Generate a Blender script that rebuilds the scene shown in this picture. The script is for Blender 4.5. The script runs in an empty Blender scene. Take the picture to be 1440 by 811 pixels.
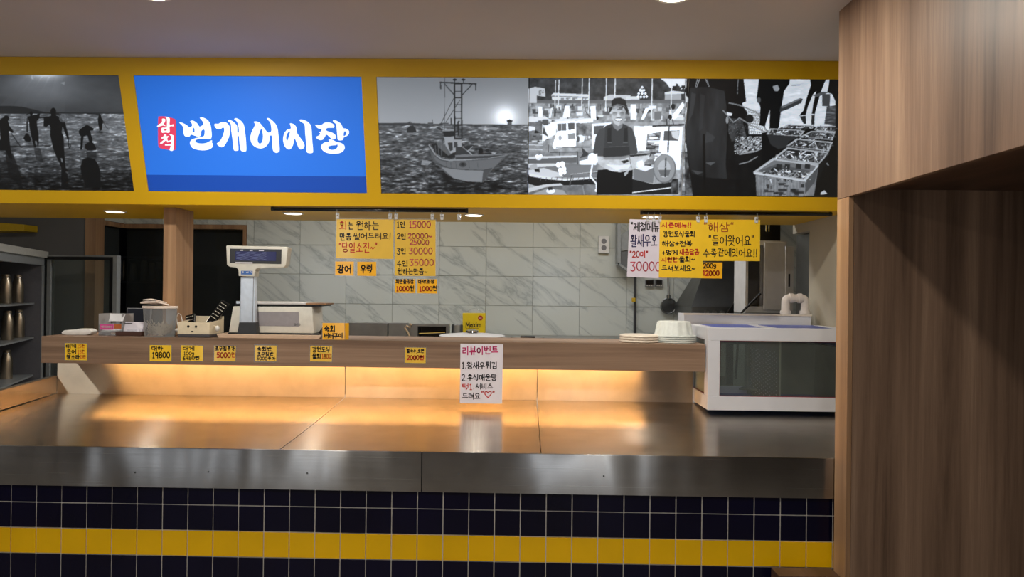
import bpy, bmesh, math, random
import numpy as np
from mathutils import Vector, Matrix
from mathutils.geometry import tessellate_polygon

SC = bpy.context.scene
COL = SC.collection
# ---------------------------------------------------------------- camera (a phone's main lens, hand-held: turned, tipped and rolled a little)
EYE = Vector((0, 0, 1.5)); FOC = 1000.0; CX, CY = 720.0, 405.5
YAW, PITCH, ROLL = math.radians(1.1), math.radians(0.15), 0.0115
_f0 = Vector((-math.sin(YAW), math.cos(YAW), 0)); _r0 = Vector((math.cos(YAW), math.sin(YAW), 0)); _u0 = Vector((0, 0, 1))
FWD = (_f0*math.cos(PITCH)+_u0*math.sin(PITCH)).normalized()
_u1 = (_u0*math.cos(PITCH)-_f0*math.sin(PITCH)).normalized()
RGT = (_r0*math.cos(ROLL)+_u1*math.sin(ROLL)).normalized(); UPV = (_u1*math.cos(ROLL)-_r0*math.sin(ROLL)).normalized()
cam_d = bpy.data.cameras.new('camera'); cam_d.sensor_width = 36; cam_d.lens = 36*FOC/1440; cam_d.clip_start = .05; cam_d.clip_end = 100
cam = bpy.data.objects.new('camera', cam_d); COL.objects.link(cam)
_m = Matrix((RGT, UPV, -FWD)).transposed().to_4x4(); _m.translation = EYE; cam.matrix_world = _m
SC.camera = cam
# ---------------------------------------------------------------- world, daylight, exposure
world = bpy.data.worlds.new('world'); SC.world = world; world.use_nodes = True
bg = world.node_tree.nodes['Background']; bg.inputs[0].default_value = (.62, .74, 1, 1); bg.inputs[1].default_value = .25
SC.view_settings.view_transform = 'Standard'; SC.view_settings.look = 'None'; SC.view_settings.gamma = 1; SC.view_settings.exposure = 0.0
SC.view_settings.use_curve_mapping = False
SC.cycles.max_bounces = 8; SC.cycles.transparent_max_bounces = 16; SC.cycles.caustics_reflective = True; SC.cycles.sample_clamp_indirect = 4
def area_light(name, loc, target, sx, sy, power, color):
    d = bpy.data.lights.new(name, 'AREA'); d.shape = 'RECTANGLE'; d.size = sx; d.size_y = sy; d.energy = power; d.color = color
    o = bpy.data.objects.new(name, d); COL.objects.link(o); o.location = loc
    o.rotation_euler = (Vector(target)-Vector(loc)).to_track_quat('-Z', 'Y').to_euler(); return o
# daylight through the shop windows behind the camera
DAY = (.90, .95, 1.0)
WINDOWS = ((-4.65, .22), (-3.9, .16), (-2.7, .22), (.45, .24), (1.0, .2))       # x, width of the tall panes
for k_, (x_, w_) in enumerate(WINDOWS): area_light('daylight_window_%d' % (k_+1), (x_, -3.42, 1.35), (x_, 3, 1.35), w_, 2.2, 26*w_, DAY)


# ---------------------------------------------------------------- helpers: a point on a real plane of the place
def ray(px, py): return (FWD*FOC+RGT*(px-CX)-UPV*(py-CY)).normalized()
def onY(px, py, Y): d = ray(px, py); return EYE+d*((Y-EYE.y)/d.y)
def onZ(px, py, Z): d = ray(px, py); return EYE+d*((Z-EYE.z)/d.z)
def onX(px, py, X): d = ray(px, py); return EYE+d*((X-EYE.x)/d.x)
def onplane(px, py, p0, n): d = ray(px, py); return EYE+d*((p0-EYE).dot(n)/d.dot(n))
def proj(P):
    v = np.asarray(P)-np.array(EYE); f = v@np.array(FWD)
    return CX+FOC*(v@np.array(RGT))/f, CY-FOC*(v@np.array(UPV))/f
V = Vector

# ---------------------------------------------------------------- materials
MATS = {}
def newmat(name):
    m = bpy.data.materials.new(name); m.use_nodes = True; MATS[name] = m
    return m, m.node_tree, m.node_tree.nodes['Principled BSDF']
def srgb(r, g, b): return tuple(((c/255)/12.92 if c/255 <= .04045 else ((c/255+.055)/1.055)**2.4) for c in (r, g, b))+(1,)
def N(t, typ, **kw):
    n = t.nodes.new(typ)
    for k, v in kw.items(): setattr(n, k, v)
    return n
def mat(name, rgb, rough=.5, metal=0, var=.06, nscale=40, bump=0, emit=None, es=0, coat=0, spec=.5, alpha=1):
    """plain material with a little procedural mottling and relief"""
    if name in MATS: return MATS[name]
    m, t, b = newmat(name); c = srgb(*rgb)
    tc = N(t, 'ShaderNodeNewGeometry'); no = N(t, 'ShaderNodeTexNoise'); no.inputs['Scale'].default_value = nscale; no.inputs['Detail'].default_value = 4
    t.links.new(tc.outputs['Position'], no.inputs['Vector'])
    rp = N(t, 'ShaderNodeValToRGB'); rp.color_ramp.elements[0].color = tuple(x*(1-var) for x in c[:3])+(1,); rp.color_ramp.elements[1].color = tuple(min(1, x*(1+var)) for x in c[:3])+(1,)
    rp.color_ramp.elements[0].position = .3; rp.color_ramp.elements[1].position = .7
    t.links.new(no.outputs['Fac'], rp.inputs['Fac']); t.links.new(rp.outputs['Color'], b.inputs['Base Color'])
    b.inputs['Roughness'].default_value = rough; b.inputs['Metallic'].default_value = metal; b.inputs['Specular IOR Level'].default_value = spec
    b.inputs['Coat Weight'].default_value = coat; b.inputs['Coat Roughness'].default_value = .08
    if emit: b.inputs['Emission Color'].default_value = srgb(*emit); b.inputs['Emission Strength'].default_value = es
    if bump:
        bp = N(t, 'ShaderNodeBump'); bp.inputs['Strength'].default_value = bump; bp.inputs['Distance'].default_value = .01
        t.links.new(no.outputs['Fac'], bp.inputs['Height']); t.links.new(bp.outputs['Normal'], b.inputs['Normal'])
    return m
def wood(name, stops, scale, rough=.45, spec=.4, band=(.3, .3, .3)):
    """laminate with long grain: scale is small along the grain"""
    m, t, b = newmat(name)
    g = N(t, 'ShaderNodeNewGeometry'); mp = N(t, 'ShaderNodeMapping'); mp.inputs['Scale'].default_value = scale
    t.links.new(g.outputs['Position'], mp.inputs['Vector'])
    n1 = N(t, 'ShaderNodeTexNoise'); n1.inputs['Scale'].default_value = 1; n1.inputs['Detail'].default_value = 9; n1.inputs['Roughness'].default_value = .74; n1.inputs['Distortion'].default_value = .35
    t.links.new(mp.outputs['Vector'], n1.inputs['Vector'])
    m2 = N(t, 'ShaderNodeMapping'); m2.inputs['Scale'].default_value = tuple(s*k for s, k in zip(scale, band)); t.links.new(g.outputs['Position'], m2.inputs['Vector'])
    n2 = N(t, 'ShaderNodeTexNoise'); n2.inputs['Scale'].default_value = 1; n2.inputs['Detail'].default_value = 2; t.links.new(m2.outputs['Vector'], n2.inputs['Vector'])
    mx = N(t, 'ShaderNodeMath', operation='MULTIPLY_ADD'); mx.inputs[1].default_value = .5; t.links.new(n1.outputs['Fac'], mx.inputs[0])
    m3 = N(t, 'ShaderNodeMath', operation='MULTIPLY'); m3.inputs[1].default_value = .5; t.links.new(n2.outputs['Fac'], m3.inputs[0]); t.links.new(m3.outputs[0], mx.inputs[2])
    rp = N(t, 'ShaderNodeValToRGB'); cr = rp.color_ramp
    pos = [.37, .47, .54, .64]
    cr.elements[0].position = pos[0]; cr.elements[0].color = srgb(*stops[0]); cr.elements[1].position = pos[3]; cr.elements[1].color = srgb(*stops[3])
    for k in (1, 2): e = cr.elements.new(pos[k]); e.color = srgb(*stops[k])
    t.links.new(mx.outputs[0], rp.inputs['Fac']); t.links.new(rp.outputs['Color'], b.inputs['Base Color'])
    b.inputs['Roughness'].default_value = rough; b.inputs['Specular IOR Level'].default_value = spec
    bp = N(t, 'ShaderNodeBump'); bp.inputs['Strength'].default_value = .12; bp.inputs['Distance'].default_value = .002
    t.links.new(n1.outputs['Fac'], bp.inputs['Height']); t.links.new(bp.outputs['Normal'], b.inputs['Normal'])
    return m
def steel(name, rgb, rough, brush=(2, 300, 300), wavy=.0, wscale=3, metal=1, aniso=0, tang=(0, 0, 1)):
    """brushed stainless: streaks in roughness and colour, and the slight buckle of thin sheet"""
    m, t, b = newmat(name)
    g = N(t, 'ShaderNodeNewGeometry'); mp = N(t, 'ShaderNodeMapping'); mp.inputs['Scale'].default_value = brush; t.links.new(g.outputs['Position'], mp.inputs['Vector'])
    n = N(t, 'ShaderNodeTexNoise'); n.inputs['Scale'].default_value = 1; n.inputs['Detail'].default_value = 3; t.links.new(mp.outputs['Vector'], n.inputs['Vector'])
    mr = N(t, 'ShaderNodeMapRange'); mr.inputs['To Min'].default_value = rough*.85; mr.inputs['To Max'].default_value = rough*1.2; t.links.new(n.outputs['Fac'], mr.inputs['Value']); t.links.new(mr.outputs[0], b.inputs['Roughness'])
    n3 = N(t, 'ShaderNodeTexNoise'); n3.inputs['Scale'].default_value = 9; n3.inputs['Detail'].default_value = 5; t.links.new(g.outputs['Position'], n3.inputs['Vector'])
    rp = N(t, 'ShaderNodeValToRGB'); c = srgb(*rgb); rp.color_ramp.elements[0].color = tuple(x*.86 for x in c[:3])+(1,); rp.color_ramp.elements[1].color = c; rp.color_ramp.elements[0].position = .3; rp.color_ramp.elements[1].position = .6
    t.links.new(n3.outputs['Fac'], rp.inputs['Fac']); t.links.new(rp.outputs['Color'], b.inputs['Base Color']); b.inputs['Metallic'].default_value = metal
    if aniso:       # fine scratches spread the gloss across the brushing
        b.inputs['Anisotropic'].default_value = aniso; tv = N(t, 'ShaderNodeCombineXYZ')
        for k in range(3): tv.inputs[k].default_value = tang[k]
        t.links.new(tv.outputs[0], b.inputs['Tangent'])
    b1 = N(t, 'ShaderNodeBump'); b1.inputs['Strength'].default_value = .05; b1.inputs['Distance'].default_value = .001; t.links.new(n.outputs['Fac'], b1.inputs['Height'])
    if wavy:
        w = N(t, 'ShaderNodeTexNoise'); w.inputs['Scale'].default_value = wscale; w.inputs['Detail'].default_value = 1; wm = N(t, 'ShaderNodeMapping'); wm.inputs['Scale'].default_value = (1, .6, .45); t.links.new(g.outputs['Position'], wm.inputs['Vector']); t.links.new(wm.outputs['Vector'], w.inputs['Vector'])
        b2 = N(t, 'ShaderNodeBump'); b2.inputs['Strength'].default_value = 1; b2.inputs['Distance'].default_value = wavy; t.links.new(w.outputs['Fac'], b2.inputs['Height']); t.links.new(b1.outputs['Normal'], b2.inputs['Normal']); t.links.new(b2.outputs['Normal'], b.inputs['Normal'])
    else: t.links.new(b1.outputs['Normal'], b.inputs['Normal'])
    return m
def marble(name):
    m, t, b = newmat(name)
    g = N(t, 'ShaderNodeNewGeometry'); oi = N(t, 'ShaderNodeObjectInfo')
    sh = N(t, 'ShaderNodeVectorMath', operation='SCALE'); sh.inputs[0].default_value = (7.3, 3.1, 5.7); t.links.new(oi.outputs['Random'], sh.inputs['Scale'])
    ad = N(t, 'ShaderNodeVectorMath', operation='ADD'); t.links.new(g.outputs['Position'], ad.inputs[0]); t.links.new(sh.outputs[0], ad.inputs[1])
    mp = N(t, 'ShaderNodeMapping'); mp.vector_type = 'TEXTURE'; mp.inputs['Rotation'].default_value = (0, math.radians(36), 0); mp.inputs['Scale'].default_value = (2.0, 1, .42); t.links.new(ad.outputs[0], mp.inputs['Vector'])
    n = N(t, 'ShaderNodeTexNoise'); n.inputs['Scale'].default_value = 1.5; n.inputs['Detail'].default_value = 7; n.inputs['Roughness'].default_value = .6; n.inputs['Distortion'].default_value = .5; t.links.new(mp.outputs['Vector'], n.inputs['Vector'])
    s1 = N(t, 'ShaderNodeMath', operation='SUBTRACT'); s1.inputs[1].default_value = .5; t.links.new(n.outputs['Fac'], s1.inputs[0])
    s2 = N(t, 'ShaderNodeMath', operation='ABSOLUTE'); t.links.new(s1.outputs[0], s2.inputs[0])
    rp = N(t, 'ShaderNodeValToRGB'); cr = rp.color_ramp; cr.elements[0].position = 0; cr.elements[0].color = srgb(168, 174, 172); cr.elements[1].position = .045; cr.elements[1].color = srgb(204, 209, 204)
    e = cr.elements.new(.010); e.color = srgb(188, 194, 191)
    t.links.new(s2.outputs[0], rp.inputs['Fac']); t.links.new(rp.outputs['Color'], b.inputs['Base Color']); b.inputs['Roughness'].default_value = .14
    w = N(t, 'ShaderNodeTexNoise'); w.inputs['Scale'].default_value = 5; t.links.new(ad.outputs[0], w.inputs['Vector'])
    bp = N(t, 'ShaderNodeBump'); bp.inputs['Strength'].default_value = .25; bp.inputs['Distance'].default_value = .004; t.links.new(w.outputs['Fac'], bp.inputs['Height']); t.links.new(bp.outputs['Normal'], b.inputs['Normal'])
    return m
def glass(name, tint=(235, 240, 240), op=.12, rough=.03):
    """thin clear sheet: mostly see-through with surface gloss"""
    m = bpy.data.materials.new(name); m.use_nodes = True; MATS[name] = m; t = m.node_tree; t.nodes.clear()
    o = N(t, 'ShaderNodeOutputMaterial'); tr = N(t, 'ShaderNodeBsdfTransparent'); tr.inputs[0].default_value = tuple(1-(1-c)*.5 for c in srgb(*tint)[:3])+(1,)
    p = N(t, 'ShaderNodeBsdfPrincipled'); p.inputs['Base Color'].default_value = srgb(*tint); p.inputs['Roughness'].default_value = rough
    fr = N(t, 'ShaderNodeFresnel'); fr.inputs[0].default_value = 1.45
    mr = N(t, 'ShaderNodeMapRange'); mr.inputs['To Min'].default_value = op; mr.inputs['To Max'].default_value = 1; t.links.new(fr.outputs[0], mr.inputs['Value'])
    mx = N(t, 'ShaderNodeMixShader'); t.links.new(mr.outputs[0], mx.inputs[0]); t.links.new(tr.outputs[0], mx.inputs[1]); t.links.new(p.outputs[0], mx.inputs[2]); t.links.new(mx.outputs[0], o.inputs[0])
    return m
def lamp_mat(name, rgb, strength):
    m, t, b = newmat(name); b.inputs['Base Color'].default_value = srgb(*rgb); b.inputs['Emission Color'].default_value = srgb(*rgb); b.inputs['Emission Strength'].default_value = strength
    return m
def print_mat(name, strength):
    """backlit film: the print's own colours, glowing softly"""
    m, t, b = newmat(name); a = N(t, 'ShaderNodeVertexColor'); a.layer_name = 'print'
    t.links.new(a.outputs['Color'], b.inputs['Base Color']); t.links.new(a.outputs['Color'], b.inputs['Emission Color']); b.inputs['Emission Strength'].default_value = strength; b.inputs['Roughness'].default_value = .35
    return m

# ---------------------------------------------------------------- mesh building
class MB:
    def __init__(s): s.v = []; s.f = []
    def add(s, vs, fs):
        k = len(s.v); s.v += [tuple(v) for v in vs]; s.f += [tuple(i+k for i in f) for f in fs]; return s
    def box(s, x0, y0, z0, x1, y1, z1):
        return s.add([(x0, y0, z0), (x1, y0, z0), (x1, y1, z0), (x0, y1, z0), (x0, y0, z1), (x1, y0, z1), (x1, y1, z1), (x0, y1, z1)],
                     [(0, 3, 2, 1), (4, 5, 6, 7), (0, 1, 5, 4), (1, 2, 6, 5), (2, 3, 7, 6), (3, 0, 4, 7)])
    def prism(s, pts, d):
        """polygon pts (3D, any plane) pushed by vector d"""
        n = len(pts); d = V(d); a = [V(p) for p in pts]; b = [p+d for p in a]
        return s.add(a+b, [tuple(range(n))[::-1], tuple(range(n, 2*n))]+[(i, (i+1) % n, n+(i+1) % n, n+i) for i in range(n)])
    def tube(s, pts, r, seg=10, cap=True):
        pts = [V(p) for p in pts]; rr = r if isinstance(r, (list, tuple)) else [r]*len(pts); k = len(s.v); n = len(pts); ref = None
        for i, p in enumerate(pts):
            t = (pts[min(i+1, n-1)]-pts[max(i-1, 0)]).normalized()
            if ref is None: ref = V((0, 0, 1)) if abs(t.z) < .9 else V((1, 0, 0))
            a = t.cross(ref).normalized(); b = a.cross(t).normalized(); ref = b
            for j in range(seg):
                q = 2*math.pi*j/seg; s.v.append(tuple(p+(a*math.cos(q)+b*math.sin(q))*rr[i]))
        for i in range(n-1):
            for j in range(seg): s.f.append((k+i*seg+j, k+i*seg+(j+1) % seg, k+(i+1)*seg+(j+1) % seg, k+(i+1)*seg+j))
        if cap: s.f.append(tuple(k+j for j in range(seg))[::-1]); s.f.append(tuple(k+(n-1)*seg+j for j in range(seg)))
        return s
    def lathe(s, c, prof, seg=24, flute=0, amp=0):
        """prof: list of (radius, z) from bottom to top round a vertical axis at c"""
        k = len(s.v); c = V(c); n = len(prof)
        for r, z in prof:
            for j in range(seg):
                q = 2*math.pi*j/seg; rr = r*(1+(amp*math.cos(flute*q) if flute else 0)); s.v.append((c.x+rr*math.cos(q), c.y+rr*math.sin(q), c.z+z))
        for i in range(n-1):
            for j in range(seg): s.f.append((k+i*seg+j, k+i*seg+(j+1) % seg, k+(i+1)*seg+(j+1) % seg, k+(i+1)*seg+j))
        s.f.append(tuple(k+j for j in range(seg))[::-1]); s.f.append(tuple(k+(n-1)*seg+j for j in range(seg))); return s
    def hollow_box(s, x0, y0, z0, x1, y1, z1, t, open_top=True):
        s.box(x0, y0, z0, x1, y0+t, z1); s.box(x0, y1-t, z0, x1, y1, z1); s.box(x0, y0+t, z0, x0+t, y1-t, z1); s.box(x1-t, y0+t, z0, x1, y1-t, z1); s.box(x0+t, y0+t, z0, x1-t, y1-t, z0+t); return s
    def strokes(s, lines, w, o, u, v):
        """flat ribbons with round ends; lines are polylines in (a,b) -> o+u*a+v*b"""
        o, u, v = V(o), V(u), V(v)
        for ln in lines:
            for (ax, ay), (bx, by) in zip(ln[:-1], ln[1:]):
                d = math.hypot(bx-ax, by-ay)
                if d < 1e-9: continue
                nx, ny = -(by-ay)/d*w/2, (bx-ax)/d*w/2
                s.add([o+u*(ax+nx)+v*(ay+ny), o+u*(ax-nx)+v*(ay-ny), o+u*(bx-nx)+v*(by-ny), o+u*(bx+nx)+v*(by+ny)], [(0, 1, 2, 3)])
            for (ax, ay) in ln: s.add([o+u*(ax+w/2*math.cos(q*math.pi/4))+v*(ay+w/2*math.sin(q*math.pi/4)) for q in range(8)], [tuple(range(8))])
        return s

ORG = {}
def tag(o, label=None, cat=None, group=None, kind=None):
    if label: o['label'] = label
    if cat: o['category'] = cat
    if group: o['group'] = group
    if kind: o['kind'] = kind
    return o
def thing(name, loc, label, cat, group=None, kind=None):
    o = bpy.data.objects.new(name, None); o.empty_display_size = .05; COL.objects.link(o); o.location = V(loc); ORG[o.name] = V(loc)
    return tag(o, label, cat, group, kind)
def part(name, mb, m, parent=None, smooth=False, bevel=0, seg=2, loc=None, label=None, cat=None, group=None, kind=None):
    me = bpy.data.meshes.new(name)
    org = ORG[parent.name] if parent is not None else (V(loc) if loc is not None else V((0, 0, 0)))
    me.from_pydata([tuple(V(p)-org) for p in mb.v], [], mb.f); me.update()
    bm = bmesh.new(); bm.from_mesh(me)
    bmesh.ops.recalc_face_normals(bm, faces=bm.faces)
    if bevel: bmesh.ops.bevel(bm, geom=list(bm.edges), offset=bevel, segments=seg, affect='EDGES', profile=.5, clamp_overlap=True)
    bm.to_mesh(me); bm.free()
    if smooth:
        me.polygons.foreach_set('use_smooth', [True]*len(me.polygons)); me.set_sharp_from_angle(angle=math.radians(38))
    me.materials.append(m if not isinstance(m, str) else MATS[m])
    o = bpy.data.objects.new(name, me); COL.objects.link(o)
    if parent is not None: o.parent = parent
    else: o.location = org
    ORG[o.name] = org
    return tag(o, label, cat, group, kind)
def copy_part(o, delta, parent=None):
    c = o.copy(); COL.objects.link(c); c.location = o.location+V(delta)
    if parent is not None: c.parent = parent
    ORG[c.name] = ORG[o.name]+V(delta)
    return c
def copy_tree(root, delta, label=None):
    r = copy_part(root, delta)
    if label: r['label'] = label
    for ch in root.children:
        c = ch.copy(); COL.objects.link(c); c.parent = r
        for g in ch.children: d = g.copy(); COL.objects.link(d); d.parent = c
    return r
# ---------------------------------------------------------------- handwriting: Hangul built from jamo strokes, digits, a few Latin letters
def _circ(cx, cy, rx, ry, n=12, a0=-90): return [(cx+rx*math.cos(math.radians(a0+360*i/n)), cy+ry*math.sin(math.radians(a0+360*i/n))) for i in range(n+1)]
JC = {
 'ㄱ': [[(.1, .12), (.88, .1), (.8, .5), (.62, .95)]], 'ㄴ': [[(.15, .05), (.15, .88), (.95, .85)]], 'ㄷ': [[(.9, .1), (.14, .12), (.14, .88), (.95, .86)]],
 'ㄹ': [[(.1, .08), (.88, .08), (.86, .46), (.14, .5), (.14, .93), (.95, .9)]], 'ㅁ': [[(.12, .1), (.88, .1), (.88, .92), (.12, .92), (.12, .1)]],
 'ㅂ': [[(.12, .02), (.12, .95), (.88, .95), (.88, .02)], [(.12, .5), (.88, .5)]], 'ㅅ': [[(.5, .05), (.36, .55), (.06, .95)], [(.42, .42), (.94, .95)]],
 'ㅇ': [_circ(.5, .52, .43, .43)], 'ㅈ': [[(.08, .1), (.9, .1), (.55, .5), (.06, .95)], [(.5, .52), (.95, .95)]],
 'ㅊ': [[(.38, .0), (.62, .04)], [(.08, .24), (.9, .24), (.55, .58), (.06, .98)], [(.5, .6), (.95, .98)]],
 'ㅋ': [[(.1, .12), (.88, .1), (.8, .5), (.62, .95)], [(.1, .5), (.8, .46)]], 'ㅌ': [[(.9, .08), (.14, .08), (.14, .92), (.95, .9)], [(.14, .5), (.85, .5)]],
 'ㅍ': [[(.05, .1), (.95, .1)], [(.32, .1), (.36, .9)], [(.68, .1), (.64, .9)], [(.02, .92), (.98, .92)]],
 'ㅎ': [[(.36, .0), (.64, .03)], [(.08, .24), (.92, .24)], _circ(.5, .68, .32, .29)],
}
def _half(st, a, b): return [[(a+(b-a)*x, y) for x, y in ln] for ln in st]
for d_, s_ in (('ㄲ', 'ㄱ'), ('ㅆ', 'ㅅ'), ('ㅃ', 'ㅂ'), ('ㄸ', 'ㄷ'), ('ㅉ', 'ㅈ')): JC[d_] = _half(JC[s_], 0, .48)+_half(JC[s_], .52, 1)
JV = {  # (strokes in the vertical-vowel box, strokes in the horizontal-vowel box)
 'ㅏ': ([[(.3, 0), (.3, 1)], [(.3, .48), (.95, .46)]], None), 'ㅐ': ([[(.2, .04), (.2, .95)], [(.85, 0), (.85, 1)], [(.2, .5), (.85, .5)]], None),
 'ㅑ': ([[(.3, 0), (.3, 1)], [(.3, .34), (.95, .32)], [(.3, .6), (.95, .6)]], None), 'ㅒ': ([[(.2, .04), (.2, .95)], [(.85, 0), (.85, 1)], [(.2, .38), (.85, .38)], [(.2, .62), (.85, .62)]], None),
 'ㅓ': ([[(.8, 0), (.8, 1)], [(.05, .46), (.8, .48)]], None), 'ㅔ': ([[(.45, .04), (.45, .95)], [(.95, 0), (.95, 1)], [(-.1, .5), (.45, .5)]], None),
 'ㅕ': ([[(.8, 0), (.8, 1)], [(.05, .34), (.8, .36)], [(.05, .62), (.8, .62)]], None), 'ㅖ': ([[(.45, .04), (.45, .95)], [(.95, 0), (.95, 1)], [(-.1, .38), (.45, .38)], [(-.1, .62), (.45, .62)]], None),
 'ㅣ': ([[(.55, 0), (.55, 1)]], None),
 'ㅗ': (None, [[(.5, .1), (.5, .75)], [(.03, .78), (.97, .74)]]), 'ㅛ': (None, [[(.34, .1), (.34, .75)], [(.66, .1), (.66, .75)], [(.03, .78), (.97, .74)]]),
 'ㅜ': (None, [[(.03, .28), (.97, .25)], [(.5, .28), (.5, .98)]]), 'ㅠ': (None, [[(.03, .28), (.97, .25)], [(.35, .28), (.32, .98)], [(.65, .28), (.65, .98)]]), 'ㅡ': (None, [[(.03, .52), (.97, .48)]]),
}
for c_, h_, v_ in (('ㅘ', 'ㅗ', 'ㅏ'), ('ㅙ', 'ㅗ', 'ㅐ'), ('ㅚ', 'ㅗ', 'ㅣ'), ('ㅝ', 'ㅜ', 'ㅓ'), ('ㅞ', 'ㅜ', 'ㅔ'), ('ㅟ', 'ㅜ', 'ㅣ'), ('ㅢ', 'ㅡ', 'ㅣ')): JV[c_] = (JV[v_][0], JV[h_][1])
CHO = 'ㄱㄲㄴㄷㄸㄹㅁㅂㅃㅅㅆㅇㅈㅉㅊㅋㅌㅍㅎ'; JUNG = 'ㅏㅐㅑㅒㅓㅔㅕㅖㅗㅘㅙㅚㅛㅜㅝㅞㅟㅠㅡㅢㅣ'
JONG = ['', 'ㄱ', 'ㄲ', 'ㄱㅅ', 'ㄴ', 'ㄴㅈ', 'ㄴㅎ', 'ㄷ', 'ㄹ', 'ㄹㄱ', 'ㄹㅁ', 'ㄹㅂ', 'ㄹㅅ', 'ㄹㅌ', 'ㄹㅍ', 'ㄹㅎ', 'ㅁ', 'ㅂ', 'ㅂㅅ', 'ㅅ', 'ㅆ', 'ㅇ', 'ㅈ', 'ㅊ', 'ㅋ', 'ㅌ', 'ㅍ', 'ㅎ']
GL = {  # strokes, advance (in heights)
 '0': ([_circ(.5, .5, .42, .48)], .62), '1': ([[(.3, .15), (.55, .02), (.55, .98)], [(.3, .98), (.8, .98)]], .5), '2': ([[(.1, .22), (.3, .03), (.7, .03), (.88, .25), (.7, .55), (.08, .97), (.95, .95)]], .6),
 '3': ([[(.1, .05), (.88, .05), (.45, .42), (.85, .6), (.8, .9), (.45, 1), (.08, .88)]], .6), '4': ([[(.6, .02), (.08, .62), (.95, .6)], [(.68, .35), (.66, 1)]], .62), '5': ([[(.85, .04), (.2, .04), (.16, .45), (.6, .4), (.9, .65), (.7, .95), (.1, .95)]], .6),
 '6': ([[(.75, .02), (.3, .35), (.12, .7), (.35, .98), (.8, .9), (.85, .62), (.5, .5), (.15, .68)]], .6), '7': ([[(.1, .05), (.9, .05), (.45, 1)]], .58), '8': ([_circ(.5, .26, .32, .24), _circ(.5, .74, .4, .25)], .6),
 '9': ([_circ(.45, .3, .36, .28), [(.82, .25), (.75, 1)]], .6), '~': ([[(.05, .62), (.3, .48), (.6, .68), (.95, .5)]], .6), '!': ([[(.6, .02), (.5, .68)], [(.47, .9), (.47, .96)]], .32), '"': ([[(.3, .02), (.22, .2)], [(.75, .02), (.67, .2)]], .36),
 '.': ([[(.5, .92), (.55, .95)]], .28), ',': ([[(.5, .88), (.35, 1.08)]], .28), '+': ([[(.1, .55), (.9, .53)], [(.5, .25), (.5, .85)]], .6), 'g': ([_circ(.45, .5, .34, .22), [(.8, .3), (.8, .9), (.5, 1.12), (.15, 1.02)]], .55),
 '♡': ([[(.5, .3), (.32, .1), (.08, .18), (.08, .5), (.5, .98), (.94, .45), (.92, .15), (.68, .1), (.5, .3)]], 1.0), ' ': ([], .4), '-': ([[(.1, .55), (.9, .55)]], .5),
 'M': ([[(.08, 1), (.14, .05), (.5, .7), (.86, .05), (.92, 1)]], .95), 'a': ([_circ(.42, .7, .36, .28), [(.82, .4), (.82, 1)]], .6), 'x': ([[(.1, .4), (.9, 1)], [(.9, .4), (.1, 1)]], .55), 'i': ([[(.5, .42), (.5, 1)], [(.5, .15), (.5, .2)]], .3),
 'm': ([[(.08, 1), (.08, .42)], [(.08, .58), (.25, .42), (.48, .5), (.5, 1)], [(.5, .58), (.68, .42), (.9, .5), (.92, 1)]], .9),
}
def _fit(st, x0, y0, x1, y1): return [[(x0+(x1-x0)*x, y0+(y1-y0)*y) for x, y in ln] for ln in st]
def glyph(ch):
    k = ord(ch)-0xAC00
    if not 0 <= k < 11172: return GL.get(ch, ([], .4))
    L, Vw, T = CHO[k//588], JUNG[k % 588//28], JONG[k % 28]; vv, vh = JV[Vw]; out = []
    if vv and not vh:
        dbl = Vw in 'ㅐㅒㅔㅖ'; xs = .5 if dbl else .58
        if T: out += _fit(JC[L], .02, .04, xs-.02, .52)+_fit(vv, xs+.03, 0, 1, .58)
        else: out += _fit(JC[L], .02, .12, xs-.02, .82)+_fit(vv, xs+.03, 0, 1, 1)
    elif vh and not vv:
        if T: out += _fit(JC[L], .18, 0, .82, .34)+_fit(vh, 0, .34, 1, .62)
        else: out += _fit(JC[L], .15, .02, .85, .52)+_fit(vh, 0, .5, 1, .98)
    else:
        if T: out += _fit(JC[L], .06, 0, .58, .32)+_fit(vh, .0, .32, .66, .6)+_fit(vv, .68, 0, 1, .62)
        else: out += _fit(JC[L], .06, .02, .58, .48)+_fit(vh, .0, .48, .68, .95)+_fit(vv, .7, 0, 1, 1)
    if T:
        if len(T) == 1: out += _fit(JC[T], .16, .66, .92, 1)
        else: out += _fit(JC[T[0]], .05, .66, .48, 1)+_fit(JC[T[1]], .52, .66, .98, 1)
    return out, .92
_trng = random.Random(12)
def text_lines(txt, x0, y0, x1, y1, slant=0):
    """txt written to fill the box x0..x1, y0..y1 (y down); returns polylines"""
    gl = [glyph(c) for c in txt]; tot = sum(a for _, a in gl); k = (x1-x0)/tot; x = x0; out = []; h = y1-y0
    for st, a in gl:
        jy = _trng.uniform(-.03, .03)*h; sc = _trng.uniform(.94, 1.03)
        for ln in st: out.append([(x+k*a*(.05+.9*px)+slant*h*(.5-py), y0+jy+h*py*sc) for px, py in ln])
        x += k*a
    return out
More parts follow.
